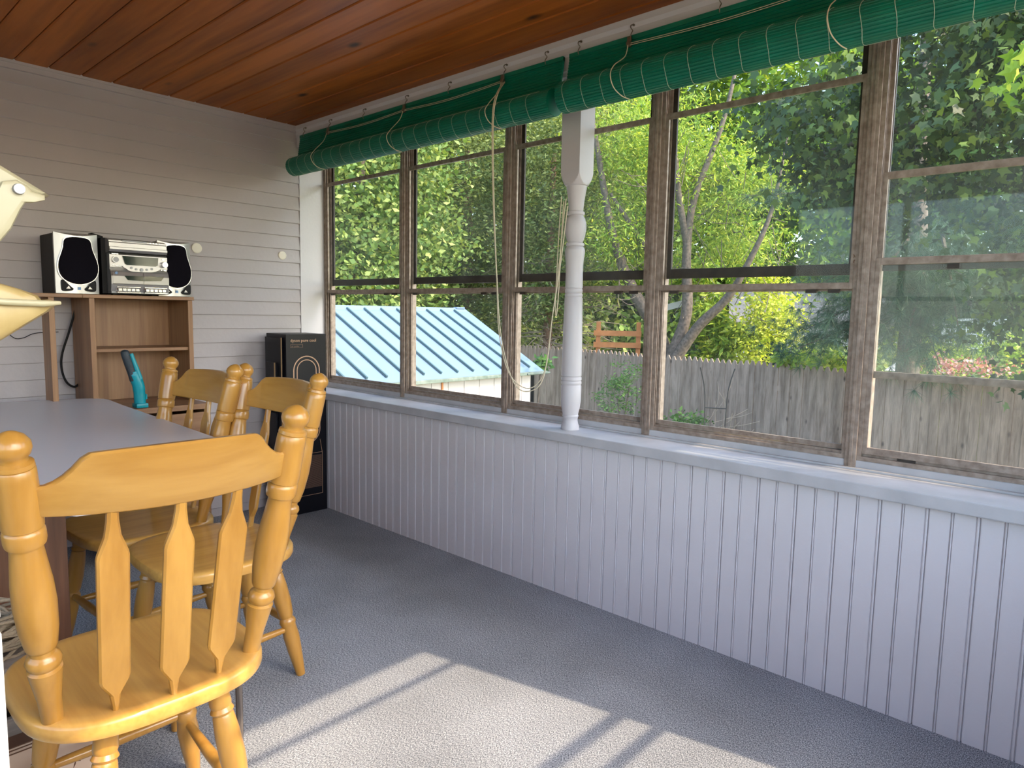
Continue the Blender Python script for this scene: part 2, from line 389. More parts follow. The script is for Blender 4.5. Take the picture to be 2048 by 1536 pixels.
# roof over the porch with eave on the window side
bm = NB(); prism(bm, [(XL-.3, H+.10), (.75, H+.10), (.75, H+.14), (XL-.3, H+.95)], 'y', YR-.14, .2); struct(obj('roof', bm, MAT['shingle']))
# outside foundation below the porch
bm = NB(); box(bm, .12, .28, YR-.1, .12, -1.2, .644); struct(obj('wall_outer', bm, MAT['paint']))

# ---------------------------------------------------------------- windows
def bars(bm, X, y0, y1, z0, z1, w, d):
    """rectangular frame in plane x: outer y0<y1"""
    box(bm, X, X+d, y0, y0+w, z0, z1, .001); box(bm, X, X+d, y1-w, y1, z0, z1, .001)
    box(bm, X, X+d, y0+w, y1-w, z0, z0+w, .001); box(bm, X, X+d, y0+w, y1-w, z1-w, z1, .001)
ZT = 2.07
def window_bay(n, y1, y0, dirty=False, style=0, mark=None):
    w = sthing('window_%d' % n, (WX, (y0+y1)/2, .71))
    inv = Vector((-WX, -(y0+y1)/2, -.71))
    def part(name, bm, mat, par=w):
        bmesh.ops.translate(bm, verts=bm.verts, vec=inv)
        return obj(name, bm, mat, par)
    bm = NB()   # fixed triple-track frame
    for s, ye in ((1, y0), (-1, y1)):
        a, b = sorted((ye, ye+s*.030)); box(bm, WX+.028, WX+.055, a, b, .712, ZT)
        for q in (0, .012, .024):
            a, b = sorted((ye+s*.004, ye+s*(.014 + .006))); box(bm, WX+q, WX+q+.003, a, b, .712, ZT, .0006)
        a, b = sorted((ye, ye+s*.006)); box(bm, WX-.002, WX+.055, a, b, .712, ZT)
    box(bm, WX-.002, WX+.055, y0, y1, .712, .726); box(bm, WX+.010, WX+.055, y0, y1, .726, .734)
    box(bm, WX-.002, WX+.055, y0, y1, ZT-.014, ZT+.01)
    part('frame', bm, MAT['alu'])
    gm = MAT['glass_dirty'] if dirty else MAT['glass']
    def sash(nm, X, a, b, wd, mat, gmat):
        bm = NB(); bars(bm, X, y0+.012, y1-.012, a, b, wd, .010)
        s = part(nm, bm, mat)
        bm = NB(); box(bm, X+.0045, X+.0060, y0+.012+wd*.8, y1-.012-wd*.8, a+wd*.8, b-wd*.8)
        part('pane', bm, gmat, s)
        return s
    if style == 0:
        sash('upper_sash', WX+.036, 1.298, ZT-.01, .036, MAT['alu_dark'], gm)
        lo = sash('lower_sash', WX+.022, .736, 1.262, .016, MAT['alu'], gm)
        mid = sash('screen_sash', WX+.004, 1.252, 1.905, .021, MAT['alu'], MAT['glass_clear'])
        bm = NB()
        for yy in (y0+.06, y0+.13, y1-.10): box(bm, WX+.001, WX+.012, yy, yy+.035, 1.240, 1.251)
        part('latch', bm, MAT['alu_dark'])
    else:
        sash('upper_sash', WX+.018, .975, 1.605, .022, MAT['alu'], MAT['glass_dirty'])
        sash('lower_sash', WX+.004, .734, 1.346, .022, MAT['alu'], gm)
        bm = NB(); box(bm, WX+.006, WX+.02, y1-.17, y1-.12, .722, .733); box(bm, WX+.006, WX+.02, y1-.24, y1-.21, 1.308, 1.322); part('latch', bm, MAT['alu_dark'])
        sash('outer_sash', WX+.040, 1.308, ZT-.01, .02, MAT['alu_dark'], MAT['glass'])
    if mark:
        for s, yy, zz in mark:
            text_mesh('pencil_mark', s, .030, MAT['stem'], w, Matrix.Translation(Vector((WX+.0035, yy, zz))+inv) @ Matrix(((0, 0, 1), (-1, 0, 0), (0, -1, 0))).transposed().to_4x4(), .0002)
    return w
MAT['glass_clear'] = glass_mat('clean_glass', .008)
edges = [-.004, -.768, -1.528, -2.290, -3.043, -4.0]
g = .010
for i in range(5):
    a, b = edges[i], edges[i+1]
    window_bay(i+1, a-(g if i else 0), b+g, dirty=(i >= 4), style=(0 if i < 4 else 1), mark=([('57', -3.018+.004, 1.33)] if i == 3 else None))
for i in range(1, 5):
    y = edges[i]; bm = NB()
    box(bm, WX-.004, WX+.056, y-g, y+g, .690, ZT); box(bm, WX-.010, WX-.003, y-.017, y+.017, .690, ZT, .001); box(bm, WX-.014, WX-.009, y-.006, y+.004, .690, ZT, .001)
    box(bm, WX-.012, WX-.009, y+.010, y+.013, .690, ZT)
    struct(obj('trim_%d' % (5+i), bm, MAT['alu']))
# rear windows (behind the camera, the sun comes in through them)
zr = [(1.895, .010), (1.335, .026), (1.222, .020)]
xs = [OX0, -2.21, -1.22, OX1]
for i in range(3):
    a, b = xs[i], xs[i+1]; w = sthing('window_%d' % (6+i), ((a+b)/2, YR, OZ0)); inv = Vector((-(a+b)/2, -YR, -OZ0)); bm = NB()
    box(bm, a, a+.012, YR-.04, YR-.01, OZ0, OZ1); box(bm, b-.012, b, YR-.04, YR-.01, OZ0, OZ1); box(bm, a, b, YR-.08, YR-.03, OZ0, OZ0+.03); box(bm, a, b, YR-.04, YR-.01, OZ1-.012, OZ1)
    for z, h in zr: box(bm, a, b, YR-.01-.02, YR-.01, z, z+h)
    bmesh.ops.translate(bm, verts=bm.verts, vec=inv); obj('frame', bm, MAT['alu'], w)
    bm = NB(); box(bm, a+.01, b-.01, YR-.034, YR-.032, OZ0+.02, OZ1-.01); bmesh.ops.translate(bm, verts=bm.verts, vec=inv); obj('pane', bm, MAT['glass_clear'], w)

for i in range(3):  # unseen left windows, added to let more fill light into the room
    a = LY0+(LY1-LY0)*i/3; b = LY0+(LY1-LY0)*(i+1)/3; w = sthing('window_%d' % (9+i), (XL, (a+b)/2, .70)); inv = Vector((-XL, -(a+b)/2, -.70)); bm = NB()
    box(bm, XL-.06, XL-.01, a, a+.02, .70, 2.06); box(bm, XL-.06, XL-.01, b-.02, b, .70, 2.06); box(bm, XL-.06, XL-.01, a, b, .70, .73); box(bm, XL-.06, XL-.01, a, b, 2.04, 2.06); box(bm, XL-.06, XL-.01, a, b, 1.30, 1.33)
    bmesh.ops.translate(bm, verts=bm.verts, vec=inv); obj('frame', bm, MAT['alu'], w)
    bm = NB(); box(bm, XL-.04, XL-.038, a+.01, b-.01, .72, 2.05); bmesh.ops.translate(bm, verts=bm.verts, vec=inv); obj('pane', bm, MAT['glass_clear'], w)

# ---------------------------------------------------------------- turned porch post
def turned_post():
    px, py = .065, -1.985
    t = thing('porch_post', 'white painted turned porch post with square top, standing on the window sill', 'post', (px, py, .683))
    sq = .046; zb = 1.665-.683; zt = 1.985-.683; bm = NB(); N = 12
    # square block whose lower faces end in rounded tongues above the round neck
    rings = []
    def ring(zz, rmax):
        vs = []
        for k in range(96):
            a = 2*PI*k/96 + PI/4; c, s_ = math.cos(a), math.sin(a); rr = min(sq/max(abs(c), abs(s_)), rmax); vs.append(bm.verts.new((rr*c, rr*s_, zz)))
        return vs
    for zz, bl in [(H-.683, .1), (zb+.062, .1)] + [(zb+.062*(1-q/10), .0655-.0200*(q/10)**2.2) for q in range(11)] + [(zb-.002, .040)]: rings.append(ring(zz, bl))
    for a, b in zip(rings, rings[1:]):
        for k in range(96): bm.faces.new((a[k], a[(k+1) % 96], b[(k+1) % 96], b[k]))
    bm.faces.new(rings[0]); bm.faces.new(rings[-1])
    obj('square_block', bm, MAT['post'], t)
    bm = NB(); pr = [(1.668, .040), (1.655, .041), (1.64, .0375), (1.60, .032), (1.566, .0285), (1.562, .0345), (1.557, .0355), (1.552, .0345), (1.549, .0285), (1.538, .037), (1.52, .0425), (1.498, .0435), (1.470, .0395), (1.452, .034), (1.443, .0295), (1.439, .0365), (1.434, .0372), (1.429, .0365), (1.426, .0315), (1.422, .037), (1.410, .0405), (1.395, .0395), (1.36, .0355), (1.32, .0345), (1.262, .0355), (1.259, .033), (1.255, .0355), (1.243, .0355), (1.24, .0332), (1.236, .0362), (1.228, .0362), (1.225, .034), (1.221, .0365), (1.10, .039), (.905, .0415), (.902, .039), (.898, .0417), (.888, .0417), (.885, .039), (.881, .0417), (.872, .0417), (.868, .039), (.864, .0415), (.80, .041), (.775, .038), (.75, .0325), (.744, .0315), (.741, .0335), (.737, .0335), (.733, .031), (.722, .0305), (.708, .033), (.698, .037), (.683, .0385)]
    lathe_exact(bm, (0, 0, 1), (0, 0, 0), [(1-(z-.683), r_) for z, r_ in pr], 40)
    obj('turned_shaft', bm, MAT['post'], t, smooth=True)
turned_post()

# ---------------------------------------------------------------- roller blinds
def blind(name, label, y1, y0, hooks, pulleys, rx, rr, cx=-.104, cz=1.945, zt=2.128, loops=()):
    t = thing(name, label, 'blind', (-.03, (y0+y1)/2, zt))
    inv = Vector((.03, -(y0+y1)/2, -zt))
    def part(nm, bm, mat, sm=False, par=t):
        bmesh.ops.translate(bm, verts=bm.verts, vec=inv); return obj(nm, bm, mat, par, smooth=sm)
    # hanging slatted sheet, a chain of small half round slats
    A = Vector((-.036, zt)); B = Vector((-.062, cz+rr*.3)); n = 15; front = []
    for i in range(n):
        p = A.lerp(B, i/n); q = A.lerp(B, (i+1)/n); front += [(p.x, p.y), (p.x-.0035, p.y-.002), (q.x-.0035, q.y+.002)]
    front.append((B.x, B.y)); back = [(p[0]+.006, p[1]) for p in (front[-1], front[0])]
    bm = NB(); prism(bm, front+back, 'y', y0, y1); part('slat_sheet', bm, MAT['green'])
    # valance top batten
    bm = NB(); box(bm, -.044, -.030, y0, y1, zt-.012, zt+.004, .001); part('head_batten', bm, MAT['green'])
    # roll: ribbed cylinder with spiral end
    bm = NB(); m = 34; poly = []
    for k in range(m):
        a0 = 2*PI*k/m; 
        for q, rad in ((.08, rr*.955), (.25, rr), (.75, rr), (.92, rr*.955)):
            a = a0 + q*2*PI/m; poly.append((cx+rad*math.cos(a), cz+rad*math.sin(a)))
    prism(bm, poly, 'y', y0-.015, y1-.035)
    roll = part('roll', bm, MAT['green'])
    bm = NB(); sp = []
    for k in range(90):
        a = k*.35; rad = rr*(.12+.84*k/89); sp.append((cx+rad*math.cos(a), y1-.034, cz+rad*math.sin(a)))
    tube(bm, sp, .0012, 5); part('spiral_edge', bm, MAT['black'], par=t)
    bm = NB(); y = y1-.07; pts = []; k = 0
    while y > y0+.02:
        arc = [(cx+(rr+.0006)*math.cos(a), y+.004*math.sin(a*3), cz+(rr+.0006)*math.sin(a)) for a in [PI*.45+PI*1.15*q/14 for q in range(15)]]
        pts += arc if k % 2 == 0 else arc[::-1]; y -= .083; k += 1
    tube(bm, pts, .00075, 4, False)
    part('stitching', bm, MAT['thread'])
    for y in hooks:
        bm = NB()
        pts = [(-.030, y, zt+.042), (-.040, y+.004, zt+.040), (-.044, y+.003, zt+.030), (-.036, y, zt+.022), (-.046, y-.003, zt+.012), (-.050, y-.002, zt+.002), (-.044, y, zt-.008)]
        tube(bm, smooth_path(pts, 4), .0018, 6); tube(bm, [(-.028, y, zt+.042), (-.034, y, zt+.042)], .004, 8)
        part('hook', bm, MAT['steel'])
    for y in pulleys:
        bm = NB(); box(bm, -.058, -.050, y-.008, y+.008, zt-.040, zt-.004, .001); tube(bm, [(-.062, y, zt-.028), (-.048, y, zt-.028)], .009, 12)
        part('pulley', bm, MAT['steel'])
        bm = NB(); R_ = rr+.012
        pts = [(-.062, y, zt-.035), (-.085, y-.004, zt-.08), (cx-rr*.75, y-.008, cz+rr*.9), (cx-R_, y-.012, cz+.2*rr), (cx-R_*.85, y-.02, cz-rr*.5), (cx-R_*.45, y-.035, cz-rr*.93), (cx, y-.045, cz-rr*1.03)]
        tube(bm, smooth_path(pts, 5), .0017, 6); part('cord', bm, MAT['cord'])
    bm = NB()
    for a, b in zip(pulleys, pulleys[1:]):
        for q in (0, .006):
            mid = (-.062, (a+b)/2, zt-.040-q); tube(bm, smooth_path([(-.058, a, zt-.028-q), mid, (-.058, b, zt-.028-q)], 6), .0011, 5)
    tube(bm, [(-.060, pulleys[0], cz+rr+.022), (-.060, y0+.1, cz+rr+.022)], .001, 5)
    part('draw_cord', bm, MAT['cord'])
    for pts in loops:
        bm = NB(); tube(bm, smooth_path(pts, 6), .0022, 6); part('hanging_cord', bm, MAT['cord'])
lp = [(-.062, -1.70, 2.09), (-.165, -1.758, 2.00), (-.168, -1.742, 1.90), (-.150, -1.735, 1.61), (-.125, -1.735, 1.29), (-.10, -1.743, 1.044), (-.082, -1.80, .869), (-.066, -1.87, .839), (-.048, -1.93, .899), (-.03, -1.949, 1.111), (-.012, -1.965, 1.33), (.004, -1.970, 1.52), (.012, -1.975, 1.61)]
lp2 = [(-.062, -1.69, 2.09), (-.163, -1.747, 2.00), (-.166, -1.734, 1.90), (-.148, -1.728, 1.61), (-.120, -1.728, 1.29), (-.10, -1.730, 1.06), (-.08, -1.775, .900), (-.06, -1.865, .850), (-.045, -1.935, .93), (-.03, -1.955, 1.15), (-.010, -1.972, 1.35), (.004, -1.980, 1.50), (.014, -1.982, 1.58)]
lp3 = [(.008, -1.955, 1.62), (.004, -1.948, 1.45), (.0, -1.944, 1.2), (.0, -1.950, 1.15), (.002, -1.957, 1.25), (.006, -1.960, 1.45), (.010, -1.965, 1.60)]
blind('rolled_blind', 'green slatted blind rolled up above the left windows, reaching the corner of the room', -.085, -1.985, (-.13, -.39, -.70, -1.04, -1.34, -1.68, -1.90), (-.39, -1.04, -1.68), 0, .050, loops=(lp, lp2, lp3))
blind('rolled_blind', 'green slatted blind rolled up above the right windows, running past the white post', -2.015, -3.99, (-2.06, -2.29, -2.62, -2.95, -3.28, -3.62), (-2.29, -2.99, -3.62), 0, .056, cx=-.112, cz=1.950)

# ---------------------------------------------------------------- chairs
def spindle(bm, A, B, wd, th, axis_w):
    """flat paddle spindle from A(bottom) to B(top)"""
    A, B = Vector(A), Vector(B); d = B-A; w = Vector(axis_w).normalized(); nrm = d.cross(w).normalized()
    pr = [(0, .19, 1.3), (.04, .20, 1.3), (.10, .34, 1.2), (.165, .92, 1), (.185, 1.0, 1), (.78, 1.0, 1), (.80, .94, 1), (.88, .50, 1.1), (.95, .36, 1.2), (1, .34, 1.2)]
    rings = []
    for q, ww, tt in pr:
        c = A+d*q; W = wd/2*ww; T = th/2*tt; ch = min(W, T)*.55
        pts = [(-W, -T+ch), (-W+ch, -T), (W-ch, -T), (W, -T+ch), (W, T-ch), (W-ch, T), (-W+ch, T), (-W, T-ch)]
        rings.append([bm.verts.new(c + w*a + nrm*b) for a, b in pts])
    for a, b in zip(rings, rings[1:]):
        for k in range(8): bm.faces.new((a[k], a[(k+1) % 8], b[(k+1) % 8], b[k]))
    bm.faces.new(rings[0]); bm.faces.new(rings[-1])
def make_chair(label, loc, rz):
    t = thing('dining_chair', label, 'chair', loc, rz, 'honey pine dining chairs around the table')
    zs = .438
    # seat: rounded slab, dished a little, curved back edge
    bm = NB(); rings = []; N = 64
    def outline(a, s):
        c, sn = math.cos(a), math.sin(a); e = .62
        X = .221*math.copysign(abs(c)**e, c)*s; Y = .205*math.copysign(abs(sn)**e, sn)*s
        if sn < 0: X *= 1 - .06*abs(sn)**2; Y = Y*(1+.03*math.cos(X*6))
        else: X *= 1+.0*abs(sn)
        return X, Y
    for s, z in [(.30, zs-.006), (.62, zs-.005), (.86, zs-.001), (.95, zs), (.985, zs-.003), (1.0, zs-.009), (1.0, zs-.026), (.985, zs-.033), (.95, zs-.036), (.5, zs-.036)]:
        rings.append([bm.verts.new((*outline(2*PI*k/N, s), z)) for k in range(N)])
    for a, b in zip(rings, rings[1:]):
        for k in range(N): bm.faces.new((a[k], a[(k+1) % N], b[(k+1) % N], b[k]))
    bm.faces.new(rings[0]); bm.faces.new(rings[-1])
    obj('seat', bm, MAT['pine_seat'], t, smooth=True)
    bm = NB(); box(bm, -.13, .13, -.13, .13, zs-.06, zs-.034, .004); obj('seat_frame', bm, MAT['pine_seat'], t)
    # back posts
    pp = [(.0, .0165), (.10, .0185), (.20, .0255), (.215, .0265), (.222, .022), (.228, .025), (.245, .0275), (.262, .0245), (.272, .0185), (.285, .0180), (.292, .0225), (.300, .0240), (.36, .0290), (.45, .0315), (.52, .0300), (.60, .0255), (.640, .0235), (.648, .0245), (.652, .0285), (.665, .0300), (.690, .0300), (.700, .0285), (.704, .0260), (.708, .0290), (.73, .0300), (.86, .0290), (.885, .0285), (.890, .0265), (.894, .0280), (.906, .0270), (.912, .0200), (.922, .0200), (.932, .0245), (.948, .0275), (.965, .0265), (.983, .0200), (.995, .0100), (1, .002)]
    PB = [(-.178, -.125), (.178, -.125)]; PT = [(-.236, -.236), (.236, -.236)]; zt = .968
    for (a, b), (c, d) in zip(PB, PT):
        bm = NB(); lathe_exact(bm, (a, b, zs-.01), (c, d, zt), pp, 28); obj('back_post', bm, MAT['pine'], t, smooth=True)
    # crest rail: curved board, scooped shoulders
    bm = NB(); N = 40; rows = []
    def crest(s):   # s -1..1
        x_ = .228*s; bow = -.052*(1-s*s); a = abs(s)
        if a < .58: top = .930 - .004*(a/.58)**2
        elif a < .64: q = (a-.58)/.06; top = .926 - .005*q*q
        elif a < .88: q = (a-.64)/.24; top = .921 - .045*(1-(1-q)**1.8)
        else: q = (a-.88)/.12; top = .876 + .002*q
        bot = .818 + .010*a**2
        return x_, bow, top, bot
    for i in range(N+1):
        s = -1+2*i/N; x_, bow, top, bot = crest(s); th = .0105; c1 = .003
        def yb(z): return -.125 - (z-zs)/(zt-zs)*.111 + bow
        v = []
        for yo, z in ((-th, bot+c1), (-th+c1, bot), (th-c1, bot), (th, bot+c1), (th, top-c1*1.5), (th-c1*1.5, top), (-th+c1*1.5, top), (-th, top-c1*1.5)):
            v.append(bm.verts.new((x_, yb(z)+yo, z)))
        rows.append(v)
    for a, b in zip(rows, rows[1:]):
        for k in range(8): bm.faces.new((a[k], a[(k+1) % 8], b[(k+1) % 8], b[k]))
    bm.faces.new(rows[0]); bm.faces.new(rows[-1]); obj('crest_rail', bm, MAT['pine_crest'], t, smooth=True)
    for s in (-1, 0, 1):
        xb = .092*s; xt = .105*s; bow = -.052*(1-(xt/.228)**2)
        yb_ = -.186 if s == 0 else -.166
        bm = NB(); spindle(bm, (xb, yb_, zs-.008), (xt, -.125-(.825-zs)/(zt-zs)*.111+bow, .825), .052, .013, (1, .25*-s*.3, 0)); obj('spindle', bm, MAT['pine'], t, smooth=False)
    lprof = [(0, .017), (.06, .020), (.13, .0215), (.145, .0195), (.155, .0215), (.165, .0235), (.18, .0195), (.19, .021), (.28, .0245), (.40, .0255), (.50, .0225), (.515, .0205), (.53, .0185), (.545, .0225), (.565, .0255), (.585, .0225), (.60, .0215), (.68, .0245), (.80, .0215), (1, .0135)]
    feet = {}
    for sx in (-1, 1):
        for sy_, yt, yf in ((-1, -.135, -.205), (1, .135, .185)):
            A = Vector(((.098 if sy_ < 0 else .115)*sx, yt, zs-.030)); B = Vector(((.150 if sy_ < 0 else .170)*sx, yf, 0)); feet[(sx, sy_)] = (A, B)
            bm = NB(); lathe_exact(bm, A, B, lprof, 24); obj('leg', bm, MAT['pine'], t, smooth=True)
    at = lambda k, q: feet[k][0].lerp(feet[k][1], q)
    sprof = [(0, .008), (.15, .0105), (.5, .0135), (.85, .0105), (1, .008)]
    for a, b, q in (((-1, -1), (-1, 1), .62), ((1, -1), (1, 1), .62), ((-1, -1), (1, -1), .56), ((-1, 1), (1, 1), .56)):
        bm = NB(); lathe_exact(bm, at(a, q), at(b, q), sprof, 14); obj('stretcher', bm, MAT['pine'], t, smooth=True)
    return t
def copy_thing(src, label, loc, rz):
    c = src.copy(); col.objects.link(c); c.location = loc; c.rotation_euler = (0, 0, rz); c['label'] = label
    for ch in list(src.children):
        d = ch.copy(); col.objects.link(d); d.parent = c
    return c
ch1 = make_chair('honey pine chair nearest the camera, its spindle back towards us', (-1.684, -2.228, 0), math.radians(-1.5))
copy_thing(ch1, 'honey pine chair on the window side of the table, directly behind the nearest chair', (-1.283, -1.663, 0), math.radians(90))
copy_thing(ch1, 'honey pine chair farthest away, on the window side near the desk drawers', (-1.345, -1.236, 0), math.radians(93.5))

# ---------------------------------------------------------------- table
def table():
    zt = .74; t = thing('table', 'grey laminate table with rounded corners and white edge on brown slab legs', 'table', (-1.55, -1.15, 0))
    O = Vector((-1.55, -1.15, 0))
    outline = [(-1.205, -1.56), (-1.215, -1.86), (-1.225, -1.93), (-1.255, -2.0), (-1.32, -2.05), (-1.42, -2.075), (-1.55, -2.085), (-1.66, -2.082), (-1.74, -2.06), (-1.79, -1.99), (-1.84, -1.885), (-1.90, -1.76), (-1.93, -1.6), (-1.93, -.40), (-1.91, -.28), (-1.85, -.20), (-1.76, -.165), (-1.52, -.17), (-1.25, -.225), (-1.19, -.255), (-1.160, -.30), (-1.152, -.345), (-1.165, -.55)]
    def slab(nm, sc_, z0, z1, mat):
        bm = NB(); pts = [((a-O.x)*sc_, (b-O.y)*sc_) for a, b in outline]; prism(bm, pts, 'z', z0, z1); return obj(nm, bm, mat, t)
    slab('tabletop', 1.0, zt-.002, zt, MAT['grey_top']); slab('edge_band', 1.0, zt-.030, zt-.002, MAT['white'])
    for yy, xa, xb in ((-1.50, -1.96, -1.625), (-.70, -1.85, -1.45)):
        bm = NB(); box(bm, xa-O.x, xb-O.x, yy-.012-O.y, yy+.012-O.y, 0, zt-.03, .002); obj('leg', bm, MAT['walnut'], t)
    bm = NB(); box(bm, -1.80-O.x, -1.78-O.x, -1.49-O.y, -.71-O.y, .35, .60, .002); obj('stretcher', bm, MAT['walnut'], t)
table()

# ---------------------------------------------------------------- desk with hutch
def desk():
    t = thing('desk', 'oak laminate desk with shelved hutch and drawers against the back wall', 'desk', (-1.2, -.25, 0)); O = Vector((-1.2, -.25, 0))
    def p(nm, args, mat, par=t, bev=.0015):
        bm = NB()
        for a in args: box(bm, a[0]-O.x, a[1]-O.x, a[2]-O.y, a[3]-O.y, a[4], a[5], bev)
        return obj(nm, bm, mat, par)
    p('hutch_top', [(-1.219, -.742, -.285, -.012, 1.187, 1.203), (-2.05, -1.2195, -.285, -.012, 1.187, 1.203)], MAT['oak_h'])
    p('hutch_side', [(-1.192, -1.170, -.272, -.014, .700, 1.187)], MAT['oak'])
    p('hutch_side', [(-.767, -.745, -.272, -.014, .700, 1.187)], MAT['oak'])
    p('hutch_upright', [(-1.345, -1.323, -.272, -.16, .700, 1.187)], MAT['oak'])
    p('hutch_side', [(-2.05, -2.028, -.272, -.014, .700, 1.187)], MAT['oak'])
    p('back_panel', [(-1.170, -.767, -.030, -.020, .700, 1.187)], MAT['oak'])
    p('shelf', [(-1.170, -.767, -.262, -.031, .945, .961)], MAT['oak_h'])
    p('desktop', [(-2.06, -.745, -.435, -.012, .674, .700)], MAT['oak_h'])
    p('cabinet_side', [(-.768, -.748, -.425, -.014, 0, .674)], MAT['oak']); p('cabinet_side', [(-1.17, -1.15, -.425, -.014, 0, .674)], MAT['oak'])
    p('cabinet_side', [(-2.05, -2.03, -.425, -.014, 0, .674)], MAT['oak']); p('back_panel', [(-1.15, -.768, -.03, -.02, 0, .674)], MAT['oak'])
    for z0_, z1_ in ((.52, .66), (.29, .51), (.05, .28)):
        d = p('drawer', [(-1.148, -.752, -.438, -.422, z0_, z1_)], MAT['oak_h'])
        p('handle', [(-.99, -.89, -.452, -.438, (z0_+z1_)/2-.006, (z0_+z1_)/2+.006)], MAT['oak'], d)
desk()

# ---------------------------------------------------------------- stereo
def rounded(pts, n=6):
    P_ = [Vector((a, b, 0)) for a, b in pts]; P_.append(P_[0]); out = []
    m = len(pts)
    for i in range(m):
        p0, p1, p2, p3 = [Vector((*pts[(i+k-1) % m], 0)) for k in range(4)]
        for k in range(n):
            q = k/n; v = .5*((2*p1)+(-p0+p2)*q+(2*p0-5*p1+4*p2-p3)*q*q+(-p0+3*p1-3*p2+p3)*q**3); out.append((v.x, v.y))
    return out
def speaker(label, xc, w=.166):
    t = thing('stereo_speaker', label, 'speaker', (xc, -.15, 1.203), 0, 'silver and black stereo speakers on the hutch')
    h = .262; bm = NB(); box(bm, -w/2, w/2, -.085, .11, .001, h-.004, .002); obj('cabinet', bm, MAT['black'], t)
    bm = NB(); N = 16; prof = [(-w/2, -.085)]+[(-w/2+w*k/N, -.100-.018*math.sin(PI*k/N)) for k in range(N+1)]+[(w/2, -.085)]
    vs = prism(bm, prof, 'z', .002, h)
    for v in bm.verts:
        if v.co.z > h-.01: v.co.z -= .012*math.sin(PI*(v.co.x+w/2)/w)
    obj('front_panel', bm, MAT['silver'], t)
    pear = rounded([(-.040, .238), (.040, .238), (.056, .19), (.074, .13), (.070, .085), (.045, .055), (0, .042), (-.045, .055), (-.070, .085), (-.074, .13), (-.056, .19)])
    bm = NB(); prism(bm, [(a*1.0*w/.166, b) for a, b in pear], 'y', -.127, -.105); g_ = obj('grille', bm, MAT['cloth'], t)
    bm = NB(); prism(bm, [(a*1.05*w/.166, (b-.14)*1.035+.14) for a, b in pear], 'y', -.1215, -.105); obj('grille_rim', bm, MAT['chrome'], t)
    for s in (-1, 1):
        pt = rounded([(s*.062, .060), (s*.030, .030), (s*.022, .022), (s*.030, .014), (s*.060, .012), (s*.066, .03)]); bm = NB(); prism(bm, pt, 'y', -.121, -.105); obj('port', bm, MAT['black'], t)
        bm = NB(); prism(bm, [(s*.050, .022), (s*.040, .034), (s*.034, .022)], 'y', -.123, -.12); obj('port_glint', bm, MAT['silver'], t)
    bm = NB(); box(bm, -.006, .006, -.122, -.116, .018, .030); obj('badge', bm, MAT['blue'], t)
speaker('silver fronted stereo speaker with black grille at the left end of the hutch top', -1.226)
speaker('silver stereo speaker with black grille right of the music system', -.816, .150)
